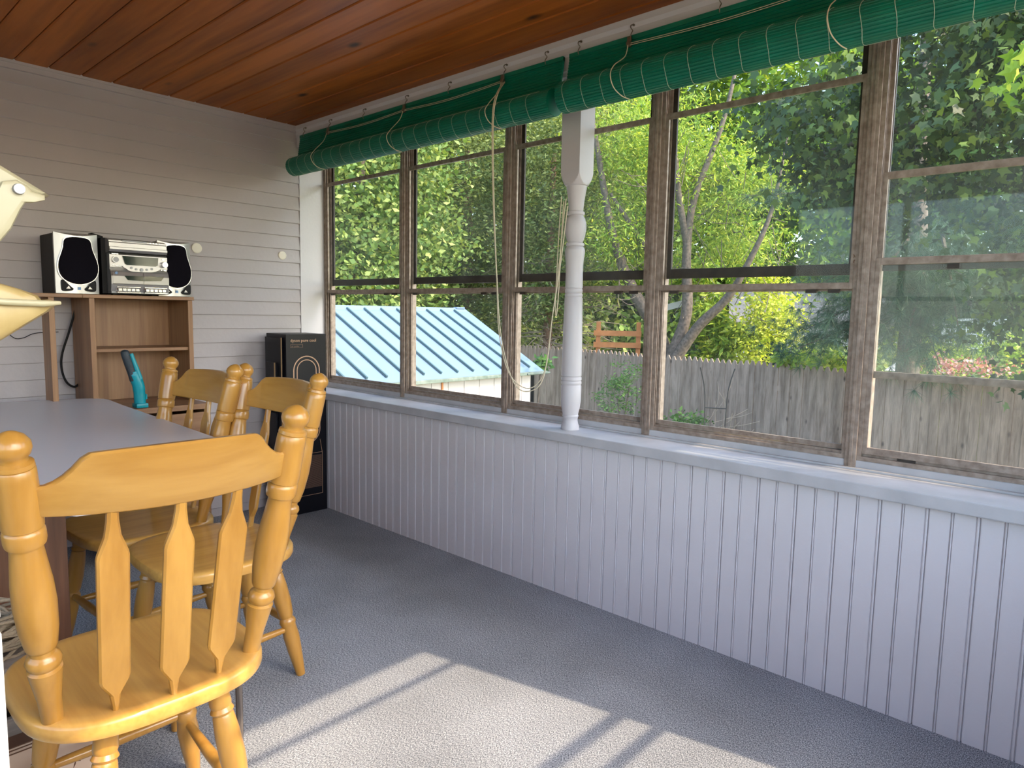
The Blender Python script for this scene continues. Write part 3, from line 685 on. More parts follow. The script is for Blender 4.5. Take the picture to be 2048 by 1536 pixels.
def stereo():
    t = thing('music_system', 'silver mini hi-fi unit with display and twin cassette doors between two speakers', 'stereo', (-.985, -.15, 1.203)); w = .245; h = .262
    bm = NB(); box(bm, -w/2-.022, w/2-.005, -.10, .11, .006, h-.012, .002); box(bm, -w/2+.01, w/2-.02, .0, .10, h-.014, h+.0, .001); box(bm, -w/2+.02, -w/2+.05, -.10, -.07, 0, .008); box(bm, w/2-.06, w/2-.03, -.10, -.07, 0, .008); obj('cabinet', bm, MAT['black'], t)
    X0, X1 = -w/2, w/2
    bm = NB(); prism(bm, [(-.100, .018), (-.142, .018), (-.150, .05), (-.152, .085), (-.144, .105), (-.130, .118), (-.136, .125), (-.136, .180), (-.128, .188), (-.100, .188)], 'x', X0, X1)
    obj('front_panel', bm, MAT['silver'], t)
    bm = NB(); prism(bm, [(-.100, .188), (-.152, .192), (-.158, .203), (-.158, .212), (-.151, .214), (-.151, .232), (-.146, .236), (-.146, .242), (-.120, .250), (-.10, .250)], 'x', X0-.004, X1-.006); obj('disc_tray_lid', bm, MAT['silver'], t)
    bm = NB(); box(bm, X0+.008, X1-.014, -.153, -.149, .212, .214); box(bm, X0+.0, X1-.0, -.1515, -.13, .1885, .1905); obj('tray_gap', bm, MAT['black'], t)
    bm = NB(); box(bm, X0+.05, X0+.155, -.149, -.145, .239, .246, .001); obj('disc_slot', bm, MAT['silver_d'], t)
    for i in range(4): bm = NB(); box(bm, X0+.165+.013*i, X0+.173+.013*i, -.150, -.144, .238, .243, .0008); obj('top_button', bm, MAT['chrome'], t)
    bm = NB(); prism(bm, [(X0+.052, .176), (X0+.205, .176), (X0+.202, .142), (X0+.192, .136), (X0+.070, .136), (X0+.062, .142)], 'y', -.1405, -.13); obj('display', bm, MAT['display'], t)
    bm = NB(); prism(bm, rounded([(X0+.058, .134), (X0+.200, .134), (X0+.196, .116), (X0+.160, .108), (X0+.09, .108), (X0+.066, .118)], 4), 'y', -.146, -.13); obj('button_panel', bm, MAT['silver'], t)
    for a, b in ((.085, .124), (.105, .119), (.128, .117), (.150, .119), (.172, .124)): bm = NB(); tube(bm, [(X0+a, -.149, b), (X0+a, -.14, b)], .0055 if a != .128 else .008, 12); obj('play_button', bm, MAT['silver_d'], t)
    bm = NB(); tube(bm, [(X0+.024, -.146, .158), (X0+.024, -.13, .158)], .0155, 24); obj('tuning_dial', bm, MAT['silver'], t)
    bm = NB(); tube(bm, [(X0+.024, -.1465, .158), (X0+.024, -.135, .158)], .0115, 24); obj('dial_ring', bm, MAT['silver_d'], t)
    bm = NB(); tube(bm, [(X0+.228, -.158, .146), (X0+.228, -.13, .146)], [.0125, .014], 24); obj('volume_knob', bm, MAT['chrome'], t)
    for q in ((.222, .232, .165, .175), (.008, .036, .180, .1865), (.010, .017, .130, .137), (.022, .044, .126, .133), (.214, .222, .118, .124), (.226, .240, .117, .124)):
        bm = NB(); box(bm, X0+q[0], X0+q[1], -.142, -.13, q[2], q[3], .001); obj('small_button', bm, MAT['chrome'], t)
    for s in (0, 1):
        a, b = (X0+.006, X0+.132) if s == 0 else (X0+.134, X1-.004)
        bm = NB(); prism(bm, [(-.146, .044), (-.1535, .052), (-.1555, .085), (-.150, .103), (-.14, .106), (-.14, .044)], 'x', a, b); d = obj('cassette_door', bm, MAT['silver'], t)
        wpoly = [(X0+.052, .087), (X0+.131, .088), (X0+.131, .066), (X0+.066, .068)] if s == 0 else [(X0+.135, .088), (X0+.222, .090), (X0+.208, .070), (X0+.135, .066)]
        bm = NB(); prism(bm, wpoly, 'y', -.1575, -.15); obj('cassette_window', bm, MAT['display'], d)
    bm = NB(); tube(bm, [(X0+.020, -.157, .098), (X0+.020, -.15, .098)], .006, 12); obj('badge', bm, MAT['blue'], t)
    for s in (0, 1):
        a = X0+.020+s*.115; bm = NB()
        box(bm, a, a+.098, -.160, -.14, .034, .039, .001); box(bm, a, a+.098, -.160, -.14, .010, .015, .001); tube(bm, [(a, -.156, .024), (a-.004, -.156, .024)], .010, 10)
        for k in range(5): box(bm, a+.006+.018*k, a+.021+.018*k, -.158, -.14, .018, .031, .001)
        obj('cassette_keys', bm, MAT['chrome'], t)
    bm = NB(); box(bm, X0, X1, -.146, -.1, .008, .018); obj('base_strip', bm, MAT['silver_d'], t)
stereo()
bm = NB(); box(bm, -1.125, -1.075, -.10, -.05, 1.458, 1.482, .003, Matrix.Rotation(.25, 3, 'Y'), (-1.1, -.07, 1.465)); box(bm, -1.128, -1.108, -.1, -.05, 1.2035, 1.47); tag(obj('power_adapter', bm, MAT['black']), 'small black plug block poking up between left speaker and music system', 'adapter')
# cables
bm = NB(); tube(bm, smooth_path([(-1.175, -.06, 1.19), (-1.19, -.05, 1.12), (-1.215, -.045, 1.03), (-1.245, -.04, .93), (-1.250, -.04, .86), (-1.235, -.045, .80), (-1.205, -.05, .775), (-1.175, -.055, .79), (-1.168, -.045, .702)], 8), .0050, 8); tag(obj('power_cable', bm, MAT['black'], smooth=True), 'thick black cable looping down the wall left of the hutch cupboard', 'cable')
bm = NB(); tube(bm, smooth_path([(-1.52, -.02, 1.19), (-1.48, -.018, 1.11), (-1.455, -.018, 1.05), (-1.42, -.018, 1.005), (-1.385, -.018, 1.005), (-1.34, -.018, 1.025), (-1.25, -.018, 1.03)], 8), .0018, 6); tag(obj('speaker_wire', bm, MAT['black'], smooth=True), 'thin black wire sagging along the clapboards left of the hutch upright', 'wire')
# round plugs on the wall
for (x, z, r_, lb) in ((-.603, 1.463, .027, 'cream round plug on the clapboard wall beside the right speaker'), (-.116, 1.461, .025, 'cream round plug on the clapboard wall nearer the window corner')):
    bm = NB(); lathe_exact(bm, (0, 0, 0), (0, -.007, 0), [(0, r_), (.6, r_), (.85, r_*.95), (1, r_*.8)], 28); o = obj('wall_plug', bm, MAT['disc'], loc=(x, .0, z), smooth=True); tag(o, lb, 'plug', 'round plugs on the back wall')

# ---------------------------------------------------------------- tall black carton
def carton():
    a = math.atan2(.006, .217); O = Vector((-.018, -.290, 0)); rz = a*0 + math.radians(-1.5)
    t = thing('carton', 'tall black carton with copper fan print standing in the window corner', 'box', (-.262, -.288, 0), rz)
    w = .243; d = .225; h = 1.018
    bm = NB(); box(bm, 0, w, 0, d, .004, h, .003); 
    obj('carton_body', bm, MAT['box'], t)
    bm = NB(); box(bm, -.014, -.001, .03, d-.01, .02, h-.02, .003); box(bm, -.028, -.013, .07, d-.04, .72, .86, .002); box(bm, -.026, -.013, .07, d-.04, .40, .58, .002); obj('side_flap', bm, MAT['box'], t)
    bm = NB(); box(bm, -.0165, -.0135, .02, .028, .02, h-.02); box(bm, -.031, -.0275, .07, .08, .72, .86); obj('flap_edge', bm, MAT['card'], t)
    R = Matrix(((1, 0, 0), (0, 0, -1), (0, 1, 0))).to_4x4()
    def T(x_, z_): return Matrix.Translation((x_, -.0006, z_)) @ R
    text_mesh('brand_lettering', 'dyson pure cool', .0238, MAT['copper'], t, T(.026, .975), .0003)
    text_mesh('small_lettering', 'air purifier', .011, MAT['copper_d'], t, T(.032, .9475), .0003)
    bm = NB()
    def line(p, q, wd=.0012, bm_=None):
        p = Vector(p); q = Vector(q); n_ = (q-p).normalized(); pe = Vector((-n_.y, n_.x))*wd
        vs = [(v.x, v.y) for v in (p+pe, q+pe, q-pe, p-pe)]; prism(bm_, vs, 'y', -.0010, .0003)
    for p_, q_ in (((.026, .961), (.100, .961)), ((.026, .945), (.100, .945)), ((.026, .945), (.026, .961)), ((.100, .945), (.100, .961))): line(p_, q_, .0006, bm)
    obj('label_outline', bm, MAT['copper_d'], t)
    # drawing of the loop amplifier fan
    def oval(cx, z0_, z1_, r0):
        pts = []
        for k in range(17): an = PI*k/16; pts.append((cx+r0*math.cos(an), z1_-r0+r0*math.sin(an)))
        for k in range(17): an = PI+PI*k/16; pts.append((cx+r0*math.cos(an), z0_+r0+r0*math.sin(an)))
        pts.append(pts[0]); return pts
    bm = NB(); cx = .122
    for r0, wd, z0_, z1_ in ((.078, .0028, .405, .895), (.058, .0022, .425, .875)):
        pp = oval(cx, z0_, z1_, r0)
        for p_, q_ in zip(pp, pp[1:]): line(p_, q_, wd, bm)
    obj('fan_outline', bm, MAT['copper'], t)
    bm = NB()
    for p_, q_ in (((.020, .345), (.212, .345)), ((.020, .105), (.212, .105)), ((.200, .42), (.213, .345)), ((.213, .345), (.213, .105)), ((.10, .40), (.10, .375)), ((.10, .375), (.09, .35)), ((.150, .40), (.152, .37)), ((.020, .345), (.020, .105))): line(p_, q_, .0009, bm)
    obj('base_outline', bm, MAT['copper'], t)
    bm = NB()
    for k in range(34): z_ = .148+k*.0055; line((.024, z_), (.209, z_), .0011, bm)
    obj('base_mesh_print', bm, MAT['copper_d'], t)
    R2 = Matrix(((0, 0, -1), (0, -1, 0), (-1, 0, 0))).to_4x4()
    Ms = Matrix(((0, 0, -1, -.0012), (0, 1, 0, .0), (1, 0, 0, 0), (0, 0, 0, 1)))
    o = text_mesh('side_lettering', 'dyson', .03, MAT['copper_d'], t, Matrix(((0, 0, -1, -.0152), (0, 1, 0, .02), (1, 0, 0, .08), (0, 0, 0, 1))), .0003)
    text_mesh('corner_mark', 'PC', .014, MAT['copper'], t, T(.012, .035), .0003)
carton()

# ---------------------------------------------------------------- small things around the table
def tool():
    t = thing('hand_tool', 'teal and black handled tool standing upright behind the grey table', 'tool', (-1.050, -.385, .700)); 
    bm = NB(); A = [(0.012, 0, .0), (.012, 0, .05), (.008, 0, .10), (-.004, 0, .14), (-.010, 0, .165)]
    tube(bm, smooth_path(A, 5), [.024]*8+[.025]*6+[.024]*4+[.021]*3, 18); box(bm, -.012, .038, -.03, .03, 0, .02, .004); obj('body', bm, MAT['teal'], t, smooth=True)
    bm = NB(); B = [(-.006, 0, .125), (-.022, 0, .18), (-.040, 0, .24), (-.045, 0, .262)]
    pth = smooth_path(B, 6); tube(bm, pth, [.0205, .0205, .020, .0195, .019, .019, .019, .019, .019, .0185, .0185, .018, .018, .0175, .0170, .016, .013, .009, .002][:len(pth)], 18); obj('grip', bm, MAT['grip'], t, smooth=True)
    bm = NB(); tube(bm, [( .012, -.012, .130), (-.002, -.012, .18), (-.020, -.010, .245)], [.012, .011, .008], 12); obj('grip_spine', bm, MAT['teal'], t, smooth=True)
    bm = NB(); box(bm, .034, .041, -.012, .012, .035, .06, .003); obj('trigger', bm, MAT['teal'], t)
tool()
def wooden_stick():
    t = thing('wooden_stick', 'weathered grey wooden stick with a white sticker, leaning between the two near chairs', 'stick', (-1.422, -2.109, 0))
    bm = NB(); A = Vector((0, 0, 0)); B = Vector((.012, .012, .80)); pts = [A.lerp(B, k/10)+Vector((.0015*math.sin(k), 0, 0)) for k in range(11)]; tube(bm, pts, .0085, 12); obj('shaft', bm, MAT['stick'], t, smooth=True)
    bm = NB(); tube(bm, [A.lerp(B, .835), A.lerp(B, .905)], .0092, 12); obj('sticker', bm, MAT['white'], t, smooth=True)
wooden_stick()
# wooden crate with rope coil under the table
bm = NB()
for z_ in (.02, .14, .26): box(bm, -2.10, -1.765, -1.90, -1.885, z_, z_+.09, .002); box(bm, -2.10, -1.765, -1.625, -1.61, z_, z_+.09, .002)
for x_ in (-2.10, -1.78): box(bm, x_, x_+.015, -1.885, -1.625, 0, .36, .002)
box(bm, -2.09, -1.775, -1.885, -1.625, .33, .345)
tag(obj('wooden_crate', bm, MAT['crate']), 'grey slatted wooden crate under the near end of the table', 'crate')
bm = NB(); rng = random.Random(3); pts = []
for k in range(520):
    a = k*.28; q = k/520; R_ = .095 + .022*math.sin(k*.37) + .012*rng.random(); pts.append((-1.885+R_*1.0*math.cos(a), -1.755+R_*.85*math.sin(a), .352+.075*q+.010*math.sin(k*.9)))
tube(bm, pts, .0042, 6); tag(obj('rope_coil', bm, MAT['rope'], smooth=True), 'coil of thin beige rope lying on the crate under the table', 'rope')
def floral_box():
    t = thing('floral_box', 'cream box printed with small roses on the floor under the nearest chair', 'box', (-1.81, -1.945, 0)); 
    bm = NB(); box(bm, -.135, .138, .0, .045, .001, .170, .002); obj('box_body', bm, MAT['floral'], t)
    bm = NB(); box(bm, -.137, .140, -.002, .047, .170, .186, .002); obj('lid', bm, MAT['floral'], t)
    bm = NB()
    for z_ in (.172, .180, .187): box(bm, -.138, .141, -.0032, .048, z_, z_+.0025)
    box(bm, .139, .1415, -.003, .048, .002, .17); obj('lid_stripe', bm, MAT['stem'], t)
    spots = [(-.07, .125), (.0, .135), (.075, .10), (.118, .135), (-.10, .05), (-.02, .055), (.045, .035), (.115, .05), (.03, .155)]
    rg = random.Random(5)
    for (a, b) in spots:
        bm = NB(); b2 = NB()
        q = [(a+.012+.0075*math.cos(k*PI/5), b+.012+.0075*math.sin(k*PI/5)) for k in range(10)]; prism(bm, q, 'y', -.0008, .0005)
        for k in range(7):
            an = rg.random()*6.28; L_ = .008+.012*rg.random(); p_ = Vector((a, b)); e_ = p_+Vector((math.cos(an), math.sin(an)))*L_; n_ = Vector((-math.sin(an), math.cos(an)))*.0016
            prism(b2, [(v.x, v.y) for v in (p_-n_*.4, (p_+e_)/2-n_, e_, (p_+e_)/2+n_)], 'y', -.0008-.00005*k, .0005)
        obj('rose_print', bm, MAT['rose'], t); obj('leaf_print', b2, MAT['stem'], t)
floral_box()
bm = NB(); lathe_exact(bm, (-1.995, -1.99, 0), (-1.995, -1.99, .22), [(0, .085), (.05, .09), (.92, .105), (.95, .111), (1, .111), (.98, .1), (.06, .083), (.06, .001)], 32)
tag(obj('bin', bm, MAT['paleblue'], smooth=True), 'pale blue plastic bin on the floor left of the floral box', 'bin')
# white cupboard edge beside the camera
def cupboard():
    t = thing('white_cupboard', 'bright white cupboard edge at the lower left border', 'cupboard', (-2.30, -3.02, 0))
    bm = NB(); box(bm, -.25, .238, -.1, .02, 0, .93, .006); obj('body', bm, MAT['white'], t)
    bm = NB(); box(bm, -.25, .238, -.1, .02, .931, .95, .006); obj('top', bm, MAT['white'], t)
cupboard()
# cream lamp with pointed shades
def lamp():
    t = thing('lamp', 'cream plastic lamp with pointed marbled shades and hinged bracket at the left border', 'lamp', (-2.17, -2.93, .955)); O = Vector((-2.17, -2.93, .955))
    def W(x_, y_, z_): return Vector((x_, y_, z_))-O
    bm = NB(); lathe_exact(bm, (0, 0, 0), (0, 0, .012), [(0, .07), (.7, .07), (1, .06)], 28); obj('base', bm, MAT['creamw'], t, smooth=True)
    bm = NB(); tube(bm, [(0, 0, .01), (0, 0, .44)], .009, 12); obj('pole', bm, MAT['creamw'], t, smooth=True)
    def lens(nm, poly, cyc, piv, hw, mat):
        bm = NB(); rings = []
        for yo, sc_ in ((-1, .80), (-.85, .93), (-.5, .99), (0, 1), (.5, .99), (.85, .93), (1, .80)):
            rings.append([bm.verts.new(W(piv[0]+(x_-piv[0])*sc_, cyc+yo*hw, piv[1]+(z_-piv[1])*sc_)) for x_, z_ in poly])
        m = len(poly)
        for a_, b_ in zip(rings, rings[1:]):
            for k in range(m): bm.faces.new((a_[k], a_[(k+1) % m], b_[(k+1) % m], b_[k]))
        bm.faces.new(rings[0]); bm.faces.new(rings[-1]); return obj(nm, bm, mat, t, smooth=True)
    lens('upper_shade', [(-1.979, 1.2565), (-1.996, 1.2665), (-2.015, 1.2775), (-2.045, 1.292), (-2.09, 1.315), (-2.12, 1.32), (-2.10, 1.275), (-2.05, 1.2585), (-2.02, 1.2555), (-1.998, 1.2535), (-1.984, 1.2540)], -2.945, (-2.06, 1.275), .020, MAT['creamw'])
    lens('bracket', [(-1.988, 1.2540), (-1.988, 1.2500), (-2.001, 1.2485), (-2.006, 1.2400), (-2.014, 1.222), (-2.030, 1.200), (-2.08, 1.175), (-2.09, 1.19), (-2.045, 1.215), (-2.026, 1.240), (-2.018, 1.262), (-2.008, 1.2645), (-2.000, 1.2600), (-1.997, 1.2560)], -2.972, (-2.03, 1.235), .006, MAT['creamw'])
    lens('lower_shade', [(-1.9770, 1.1600), (-1.9830, 1.1630), (-1.9900, 1.1625), (-1.9925, 1.1665), (-2.006, 1.172), (-2.022, 1.177), (-2.06, 1.184), (-2.10, 1.18), (-2.11, 1.13), (-2.07, 1.108), (-2.022, 1.126), (-2.000, 1.1415), (-1.984, 1.1525)], -2.945, (-2.06, 1.15), .022, MAT['cream'])
    bm = NB(); tube(bm, [W(-1.9785, -2.966, 1.1600), W(-1.992, -2.970, 1.1592), W(-2.02, -2.970, 1.1600), W(-2.06, -2.968, 1.164)], [.0018, .0030, .0030, .003], 10); obj('shade_rib', bm, MAT['creamw'], t, smooth=True)
    bm = NB(); tube(bm, [W(-2.0080, -2.982, 1.2560), W(-2.0080, -2.976, 1.2560)], [.0042, .0050], 16); obj('bolt', bm, MAT['silver_d'], t, smooth=True)
    bm = NB(); tube(bm, [W(-2.17, -2.93, 1.20), W(-2.08, -2.965, 1.182)], .008, 10); tube(bm, [W(-2.17, -2.93, 1.15), W(-2.09, -2.95, 1.15)], .008, 10); tube(bm, [W(-2.17, -2.93, 1.36), W(-2.10, -2.95, 1.31)], .008, 10); obj('arm', bm, MAT['creamw'], t, smooth=True)
lamp()

# ================================================================ outdoors
GZ = -1.15
bm = NB(); box(bm, -14, 3.2, -18, -4.2, GZ, GZ+.03); struct(obj('bounce_terrace', bm, plain('tan_bounce_paving', (.50, .38, .28), .8, noise=.15, scale=3)))  # unseen tan slab, added to bounce warm sunlight up into the porch
bm = NB(); box(bm, -60, 90, -50, 90, GZ-.3, GZ)
o = obj('ground', bm, MAT['grass']); struct(o)
# picket fence
def fence():
    pts = [(8.30, 7.5), (8.24, 5.6), (8.19, 3.6), (7.93, 2.1), (7.79, .6), (7.40, -.86), (7.25, -2.6), (7.2, -4.5), (7.2, -7)]
    t = thing('picket_fence', 'weathered grey picket fence with pointed boards across the yard', 'fence', (7.9, 1, GZ)); O = Vector((7.9, 1, GZ)); rg = random.Random(4)
    ppw = .098
    for (a, b) in zip(pts, pts[1:]):
        a = Vector(a); b = Vector(b); d = b-a; n_ = int(d.length/ppw); dn = d.normalized(); nr = Vector((-dn.y, dn.x)); bm = NB()
        for k in range(n_):
            c = a + d*(k+.5)/n_; w2 = ppw*.505; zt_ = .50+rg.uniform(-.008, .008)-GZ; off = .007*(k % 2)+rg.uniform(-.003, .003)
            F = [(-w2, 0), (w2, 0), (w2, zt_-.075), (.012, zt_), (-.012, zt_), (-w2, zt_-.075)]
            A = []; B = []
            for (s, z_) in F:
                p_ = c+dn*s+nr*(off); q_ = p_+nr*.018; A.append(bm.verts.new((p_.x-O.x, p_.y-O.y, z_))); B.append(bm.verts.new((q_.x-O.x, q_.y-O.y, z_)))
            m = len(F)
            for i in range(m): bm.faces.new((A[i], A[(i+1) % m], B[(i+1) % m], B[i]))
            bm.faces.new(A); bm.faces.new(B[::-1])
        obj('picket_panel', bm, MAT['fence'], t)
        bm = NB(); ang = math.atan2(d.y, d.x); R = Matrix.Rotation(ang, 3, 'Z'); m_ = (a+b)/2
        for z_ in (.25, 1.25):
            vs = box(bm, -d.length/2, d.length/2, -.035, -.005, z_, z_+.08)
            bmesh.ops.rotate(bm, verts=vs, cent=(0, 0, 0), matrix=R)
            sgn = 1 if (R @ Vector((0, -1, 0))).x > 0 else -1
            bmesh.ops.translate(bm, verts=vs, vec=(m_.x-O.x+.04, m_.y-O.y, 0))
        obj('rail', bm, MAT['fence'], t)
fence()
# shed
def shed():
    O = Vector((2.0, 2.1, GZ)); t = thing('shed', 'pale panelled shed with light blue standing seam metal roof', 'shed', tuple(O))
    XR = 3.40; XL_ = .5; Y0 = .95; YM = 2.17; ZE = .55; ZR = 1.186
    def part(nm, bm, mat, par=t): bmesh.ops.translate(bm, verts=bm.verts, vec=-O); return obj(nm, bm, mat, par)
    bm = NB(); x_ = XR-.08
    prof = []
    while x_ > XL_+.1:
        prof += [(x_, Y0+.06), (x_-.196, Y0+.06), (x_-.196, Y0+.068), (x_-.205, Y0+.068)]; x_ -= .205
    prof += [(x_, Y0+.06), (x_, Y0+.12), (XR-.08, Y0+.12)]
    prism(bm, prof, 'z', GZ, .54); box(bm, XR-.14, XR-.08, Y0+.06, 2*YM-Y0-.06, GZ, .55)
    prism(bm, [(Y0+.06, .54), (2*YM-Y0-.06, .54), (YM, ZR-.03)], 'x', XR-.14, XR-.08)
    part('wall', bm, MAT['shedwall'])
    bm = NB(); prism(bm, [(Y0, ZE), (YM, ZR), (2*YM-Y0, ZE), (2*YM-Y0, ZE-.02), (YM, ZR-.025), (Y0, ZE-.02)], 'x', XL_, XR); part('roof', bm, MAT['roof'])
    bm = NB(); x_ = 3.236; sl = (ZR-ZE)/(YM-Y0); N = Vector((0, -sl, 1)).normalized()
    while x_ > XL_+.05:
        wd = .008; a0 = Vector((x_, Y0+.06, ZE+.06*sl)); a1 = Vector((x_-.06, YM-.05, ZR-.05*sl)); 
        vs = []
        for p_ in (a0, a1):
            for sx, q in ((-wd, .0), (wd, .0), (wd, .024), (-wd, .024)): vs.append(bm.verts.new(p_+Vector((sx, 0, 0))+N*q))
        for fidx in ((0, 1, 2, 3), (7, 6, 5, 4), (0, 4, 5, 1), (1, 5, 6, 2), (2, 6, 7, 3), (3, 7, 4, 0)): bm.faces.new([vs[i] for i in fidx])
        x_ -= .205
    part('roof_seam', bm, MAT['seam'])
    bm = NB(); prism(bm, [(YM-.07, ZR-.035), (YM, ZR+.012), (YM+.07, ZR-.035), (YM, ZR+.001)], 'x', XL_, XR-.02); box(bm, XR-.16, XR-.03, YM-.03, YM+.03, ZR, ZR+.02, .004); part('ridge_cap', bm, MAT['roof'])
    bm = NB(); box(bm, XL_, XR+.03, Y0-.03, Y0+.0, ZE-.035, ZE-.002, .003); box(bm, XR-.3, XR+.06, Y0-.045, Y0-.02, ZE-.028, ZE-.012, .002); part('gutter', bm, MAT['gutter'])
    bm = NB(); box(bm, 2.005, 2.025, Y0+.045, Y0+.06, GZ, .53, .003); part('downpipe', bm, MAT['cedar'])
shed()

# ---------------------------------------------------------------- foliage builders
def leaf_object(name, pos, size, mat, parent, O, seed, shape='diamond', droop=.0, aspect=2.0):
    rg = np.random.default_rng(seed); n = len(pos)
    d = rg.normal(size=(n, 3)); d[:, 2] = d[:, 2]*.6-droop; d /= np.linalg.norm(d, axis=1)[:, None]
    a = rg.normal(size=(n, 3)); s = np.cross(d, a); s /= np.linalg.norm(s, axis=1)[:, None]
    sz = size*rg.uniform(.6, 1.3, n)[:, None]; nrm = np.cross(d, s)
    if shape == 'diamond':
        k = [(0, 0, 0), (.45, .5/aspect*1.0, .08), (1, 0, -.06), (.45, -.5/aspect*1.0, .08)]
    elif shape == 'maple':
        k = []
        for i in range(10):
            an = 2*PI*i/10; r_ = (.56, .24, .46, .22, .30, .26, .30, .22, .46, .24)[i]
            k.append((.5+r_*math.cos(an), r_*math.sin(an), .05*math.cos(2*an)))
    elif shape == 'needle':
        k = [(0, -.012, 0), (0, .012, 0), (1, 0, 0)]
    m = len(k); V = np.empty((n, m, 3))
    for i, (u_, v_, w_) in enumerate(k): V[:, i] = pos + d*u_*sz + s*v_*sz + nrm*w_*sz
    V = V.reshape(-1, 3) - np.array(O)
    me = bpy.data.meshes.new(name); me.vertices.add(n*m); me.vertices.foreach_set('co', V.astype(np.float32).ravel())
    me.loops.add(n*m); me.loops.foreach_set('vertex_index', np.arange(n*m, dtype=np.int32)); me.polygons.add(n); me.polygons.foreach_set('loop_start', np.arange(0, n*m, m, dtype=np.int32))
    try: me.polygons.foreach_set('loop_total', np.full(n, m, dtype=np.int32))
    except Exception: pass
    me.update(calc_edges=True); me.validate(); me.materials.append(mat)
    o = bpy.data.objects.new(name, me); col.objects.link(o)
    if parent: o.parent = parent
    return o
def cloud(ells, n, seed, clump=.35, per=60, shell=.55, flat=.6):
    rg = np.random.default_rng(seed); out = []; vol = np.array([e[3]*e[4]*e[5] for e in ells])**.66; vol /= vol.sum()
    for e, v in zip(ells, vol):
        m = int(n*v/per)+1; d = rg.normal(size=(m, 3)); d /= np.linalg.norm(d, axis=1)[:, None]; rr = rg.uniform(shell, 1, m)[:, None]
        c = np.array(e[:3]) + d*rr*np.array(e[3:])
        p = np.repeat(c, per, axis=0)+rg.normal(size=(m*per, 3))*np.array([clump, clump, clump*flat])
        out.append(p)
    return np.concatenate(out)
def tree(name, label, base, ells, n, size, mat, trunk=None, seed=1, shape='diamond', droop=.2, clump=.35, per=60, shell=.55, bark='bark', cat='tree', group=None, aspect=2.0, flat=.6):
    O = Vector(base); t = thing(name, label, cat, tuple(O), 0, group)
    leaf_object('foliage', cloud(ells, n, seed, clump, per, shell, flat), size, mat, t, tuple(O), seed+1, shape, droop, aspect)
    if trunk:
        for nm, pts, rad in trunk:
            bm = NB(); pth = smooth_path([Vector(p)-O for p in pts], 6); m = len(pth); tube(bm, pth, [rad[0]+(rad[1]-rad[0])*i/(m-1) for i in range(m)], 10); obj(nm, bm, MAT[bark], t, smooth=True)
    return t
# bearing helper only used to lay trees out around the porch in metres
def pol(az, r_, z=GZ):
    a = math.radians(az); return (-2.16+r_*math.sin(a), -3.70+r_*math.cos(a), z)
G = 'tall trees closing off the garden'
far = [(26, 19, 'mid', 'tall broadleaf tree behind the left end of the shed roof'), (35, 21, 'mid', 'grey green tree rising behind the shed, seen in the first window'), (43, 22, 'olive', 'olive tree in the far background of the second window'),
       (51, 22, 'olive', 'far olive tree behind the white turned post'), (58, 23, 'far', 'distant tree seen between post and fourth window frame'), (65, 24, 'maple_light', 'sunlit yellow green tree far behind the forked trunk'), (72, 24, 'maple_light', 'sunlit yellow green tree far behind the dark maple'),
       (80, 24, 'far', 'distant tree behind the white lattice'), (88, 23, 'far', 'distant tree at the right border of the view'), (96, 22, 'far', 'distant tree beyond the right border')]
for i, (az, r_, mt, lb) in enumerate(far):
    b = pol(az, r_); x_, y_, _ = b; hi = 9.0
    tree('backdrop_tree', lb, b, [(x_, y_, GZ+2.6, 2.3, 2.3, 2.4), (x_+.3, y_, GZ+6, 2.6, 2.6, 3.0), (x_, y_, GZ+9.2, 2.2, 2.2, 2.6)], 14000, .30, L[mt], [('trunk', [(x_, y_, GZ), (x_+.2, y_, GZ+4), (x_, y_, GZ+8)], (.25, .08))], 100+i, 'diamond', .2, .5, 60, .35, group=G)

b = pol(34.5, 13.0); x_, y_, _ = b
tree('maple_tree', 'light green leafy tree behind the shed at the first window', b, [(x_-.8, y_, .9, 1.8, 1.5, 1.7), (x_+.6, y_+.4, 2.2, 1.9, 1.6, 1.6), (x_-.4, y_+.2, 4.0, 2.4, 1.8, 2.0)], 42000, .12, L['mid'], [('trunk', [(x_, y_, GZ), (x_, y_+.1, 1.5), (x_+.2, y_, 4)], (.17, .06))], 21, 'diamond', .5, .30, 60, .5, aspect=1.7)
b = pol(43.5, 17.0); x_, y_, _ = b
tree('cedar_tree', 'dense olive green tree filling the second window', b, [(x_, y_, 1.0, 2.2, 1.9, 1.7), (x_-.4, y_, 3.3, 2.4, 2.0, 2.2), (x_+.6, y_, 5.8, 2.5, 2.0, 2.0)], 60000, .10, L['olive'], [('trunk', [(x_, y_, GZ), (x_+.1, y_, 2), (x_, y_, 5)], (.2, .06))], 31, 'diamond', .1, .28, 70, .45, bark='barkred', aspect=2.4)
b = pol(51.5, 15.2); x_, y_, _ = b
bt = tree('spruce_tree', 'evergreen with bare brown lower branches behind the white post', b, [(x_, y_, 2.7, 1.7, 1.5, 1.3), (x_+.2, y_, 4.6, 1.8, 1.6, 1.6), (x_-.6, y_-.2, 1.5, .9, .8, .5)], 30000, .10, L['olive'], [('trunk', [(x_-.5, y_, GZ), (x_-.45, y_, 1.5), (x_-.4, y_, 4.5)], (.13, .05)), ('trunk', [(x_+.25, y_-.2, GZ), (x_+.2, y_-.2, 1.5), (x_+.3, y_-.1, 4.5)], (.11, .05))], 41, 'diamond', .3, .28, 70, .4, bark='barkred', aspect=2.6)
bm = NB(); rg = random.Random(9)
